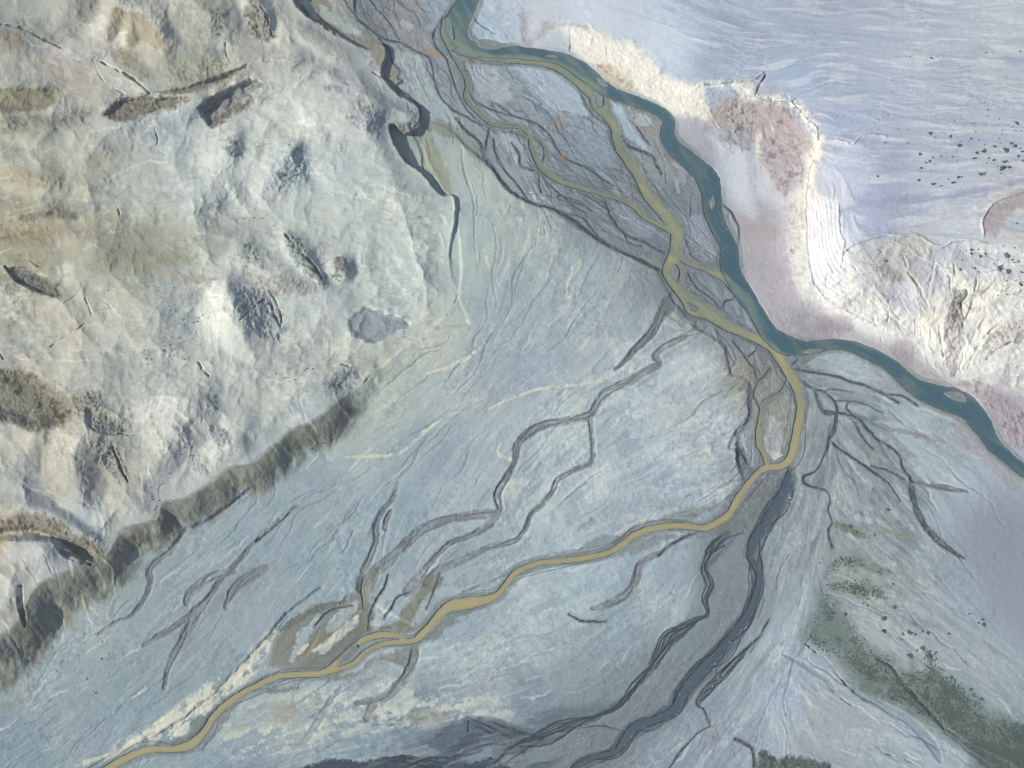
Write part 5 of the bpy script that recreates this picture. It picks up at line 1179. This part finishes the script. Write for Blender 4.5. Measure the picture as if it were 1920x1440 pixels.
# ------------------------------------------------------------------ scrub cover, one mass of many clumps
def scatter_mass(name, polys, n, size, mat, label, cat, seed):
    r = np.random.RandomState(seed); ms = np.zeros_like(X)
    for p in polys: ms = np.maximum(ms, pmask(p, 13, XW, YW))
    ms = ms * sstep(-.35, .45, fbm(X, Y, 55, seed + 5, 6, .75))
    js, is_ = np.where(ms > r.rand(NV, NU) * .9 + .1)
    ch = r.randint(0, len(js), n)
    V = []; F = []
    us = U0 + (is_[ch] + r.rand(n)) * S; vs = V0 + (js[ch] + r.rand(n)) * S; zs = H[js[ch], is_[ch]].astype(float)
    wx, wy, wz = world(us, vs, zs)
    for i in range(n):
        s_ = size * (.5 + r.rand() * 1.0)
        for t in range(4):
            a = r.rand() * 6.28; e = r.rand() * .9 + .2
            d = np.array([math.cos(a) * math.cos(e), math.sin(a) * math.cos(e), math.sin(e)])
            tt = np.array([-math.sin(a), math.cos(a), 0]); bb = np.cross(d, tt)
            c = np.array([wx[i], wy[i], wz[i] + .1]) + d * s_ * .45 + np.array([r.randn(), r.randn(), 0]) * s_ * .35
            m = len(V); V += [tuple(c + tt * s_ * .5), tuple(c + bb * s_ * .45), tuple(c - tt * s_ * .5), tuple(c - bb * s_ * .45)]; F.append((m, m + 1, m + 2, m + 3))
    me = bpy.data.meshes.new(name); me.from_pydata(V, [], F); me.update(); me.materials.append(mat)
    o = bpy.data.objects.new(name, me); col.objects.link(o)
    return tag(o, label, cat, None, 'stuff')
GREENS = [[(1510,1195),(1528,1140),(1536,1110),(1560,1130),(1592,1168),(1618,1206),(1665,1238),(1700,1262),(1720,1262),(1750,1250),(1777,1274),(1815,1298),(1862,1338),(1915,1352),(1990,1384),(1990,1500),(1860,1440),(1800,1380),(1720,1330),(1655,1300),(1610,1280),(1580,1240)],
 [(1550,1100),(1580,1096),(1640,1100),(1665,1112),(1650,1122),(1600,1116),(1560,1110)],[(1568,1050),(1610,1052),(1660,1064),(1690,1075),(1650,1074),(1600,1064)],[(1566,980),(1592,984),(1618,1000),(1600,1002),(1570,990)],
 [(1730,1215),(1745,1220),(1750,1245),(1735,1240)],[(1560,1055),(1550,1085),(1558,1090),(1568,1060)]]
scatter_mass('scrub', GREENS, 14000, .55, leaf_mat('scrub_leaves', (.065, .105, .085), (.12, .16, .125)), 'dark green low scrub spread over the moist flat at the lower right', 'scrub', 77)

# ------------------------------------------------------------------ boulders
def rock_mesh(seed):
    import bmesh
    r = random.Random(seed); bm = bmesh.new(); bmesh.ops.create_icosphere(bm, subdivisions=2, radius=1)
    ax = [Vector((r.gauss(0, 1), r.gauss(0, 1), r.gauss(0, 1))).normalized() for _ in range(7)]
    for v_ in bm.verts:
        f = 1.0
        for a in ax: f = min(f, .72 / max(.3, a.dot(v_.co.normalized()) + .12))
        v_.co *= f * (1 + r.uniform(-.05, .05)); v_.co.z = v_.co.z * .7
    me = bpy.data.meshes.new('boulder'); bm.to_mesh(me); bm.free(); return me
def rock_mat(name, c0, c1):
    m, N, L, b = material(name)
    tc = N.new('ShaderNodeTexCoord'); n = nnode(N, L, 'ShaderNodeTexNoise', Scale=2.0, Detail=5.0); L.new(tc.outputs['Object'], n.inputs['Vector'])
    r = N.new('ShaderNodeValToRGB'); r.color_ramp.elements[0].color = (*c0, 1); r.color_ramp.elements[1].color = (*c1, 1)
    L.new(n.outputs['Fac'], r.inputs['Fac']); L.new(r.outputs['Color'], b.inputs['Base Color']); b.inputs['Roughness'].default_value = .9
    return m
RD, RL = rock_mat('dark_rock', (.06, .07, .08), (.16, .17, .18)), rock_mat('pale_rock', (.45, .47, .48), (.7, .7, .68))
rocksD, rocksL = [], []
for q in range(5):
    me = rock_mesh(q); me.materials.append(RD); rocksD.append(me)
    me = rock_mesh(q + 9); me.materials.append(RL); rocksL.append(me)
def boulder(u, v, wpx, dark, q, label, group):
    z = hat(u, v); x, y, z = world(u, v, z)
    o = bpy.data.objects.new('boulder', (rocksD if dark else rocksL)[q % 5]); col.objects.link(o)
    s_ = wpx * PXM / 2; o.scale = (s_, s_ * (.75 + .1 * (q % 4)), s_); o.location = (x, y, z + s_ * .25); o.rotation_euler = (0, 0, q * 1.3)
    return tag(o, label, 'boulder', group)
r = random.Random(5)
CL = [(345,600,45,30,16,1,'on the pale slope below the left peaks'),(300,660,70,26,22,1,'on the stony ground left of the grooved ridge'),(275,540,40,8,9,1,'along the small scarp in the left plateau'),(560,700,50,14,12,1,'on the plateau above the long bluff'),(625,520,22,8,8,1,'at the foot of the small round knoll'),(690,605,30,18,4,1,'on the grey wedge of ground'),(570,835,30,14,16,1,'on the talus below the long bluff'),(300,930,40,30,10,1,'on the plateau behind the bluff corner'),(180,1250,120,90,16,1,'on the blue-grey fan at the lower left'),(330,860,40,26,8,1,'on the rounded mound of the left plateau'),(520,420,60,30,6,1,'on the smooth slope north of the rocky mesa'),(120,760,60,20,14,1,'inside the dark rocky hollow'),(50,1010,60,14,12,1,'in the brown gully at the lower left')]
q = 0
for cx, cy, rx, ry, n, dk_, pl in CL:
    for _ in range(n):
        u, v = cx + r.gauss(0, .5) * rx, cy + r.gauss(0, .5) * ry
        boulder(u, v, r.uniform(2.0, 3.8), True, q, f'small dark boulder lying loose {pl}', f'dark boulders {pl}'); q += 1
CL2 = [(1503,800,3,60,16,'on the gravel right of the silty river'),(1480,930,8,30,14,'on the gravel beside the dark stream'),(1400,1190,18,22,12,'on the bar beside the dark stream bend'),(1345,1270,14,22,10,'between the dark stream and its side channel'),(1660,905,22,18,12,'in the small channels of the right fan'),(420,1330,12,14,10,'on the gravel bank of the silty river at lower left'),(560,1290,30,8,8,'on the gravel just below the silty river'),(1060,1390,60,16,12,'beside the dark streams at the bottom'),(1240,1045,60,14,8,'on the brown bar below the silty river'),(1300,470,12,22,10,'on the gravel between olive and teal water'),(1365,470,4,60,6,'along the teal river bank'),(650,1140,40,20,10,'on the brown flats above the silty river')]
for cx, cy, rx, ry, n, pl in CL2:
    for _ in range(n):
        u, v = cx + r.gauss(0, .5) * rx, cy + r.gauss(0, .5) * ry
        i = int((u - U0) / S); j = int((v - V0) / S)
        if wet[j, i] > .1: continue
        boulder(u, v, r.uniform(1.6, 2.8), False, q, f'small pale boulder lying {pl}', f'pale boulders {pl}'); q += 1

# ------------------------------------------------------------------ haze
def haze(density=0.00014):
    me = bpy.data.meshes.new('haze')
    x0, x1, y0, y1, z0, z1 = -9700, 9700, -9700, 9900, -60, CAM[2] + 40
    V = [(x, y, z) for z in (z0, z1) for y in (y0, y1) for x in (x0, x1)]
    F = [(0, 2, 3, 1), (4, 5, 7, 6), (0, 1, 5, 4), (2, 6, 7, 3), (0, 4, 6, 2), (1, 3, 7, 5)]
    me.from_pydata(V, [], F); me.update()
    o = bpy.data.objects.new('haze', me); col.objects.link(o)
    m = bpy.data.materials.new('haze_air'); m.use_nodes = True; N = m.node_tree.nodes
    N.remove(N['Principled BSDF']); p = N.new('ShaderNodeVolumePrincipled')
    p.inputs['Color'].default_value = (.72, .84, 1.0, 1); p.inputs['Density'].default_value = density
    p.inputs['Anisotropy'].default_value = .3
    m.node_tree.links.new(p.outputs[0], N['Material Output'].inputs['Volume'])
    me.materials.append(m)
    return tag(o, 'thin pale blue haze filling the air over the valley', 'haze', None, 'stuff')
haze()
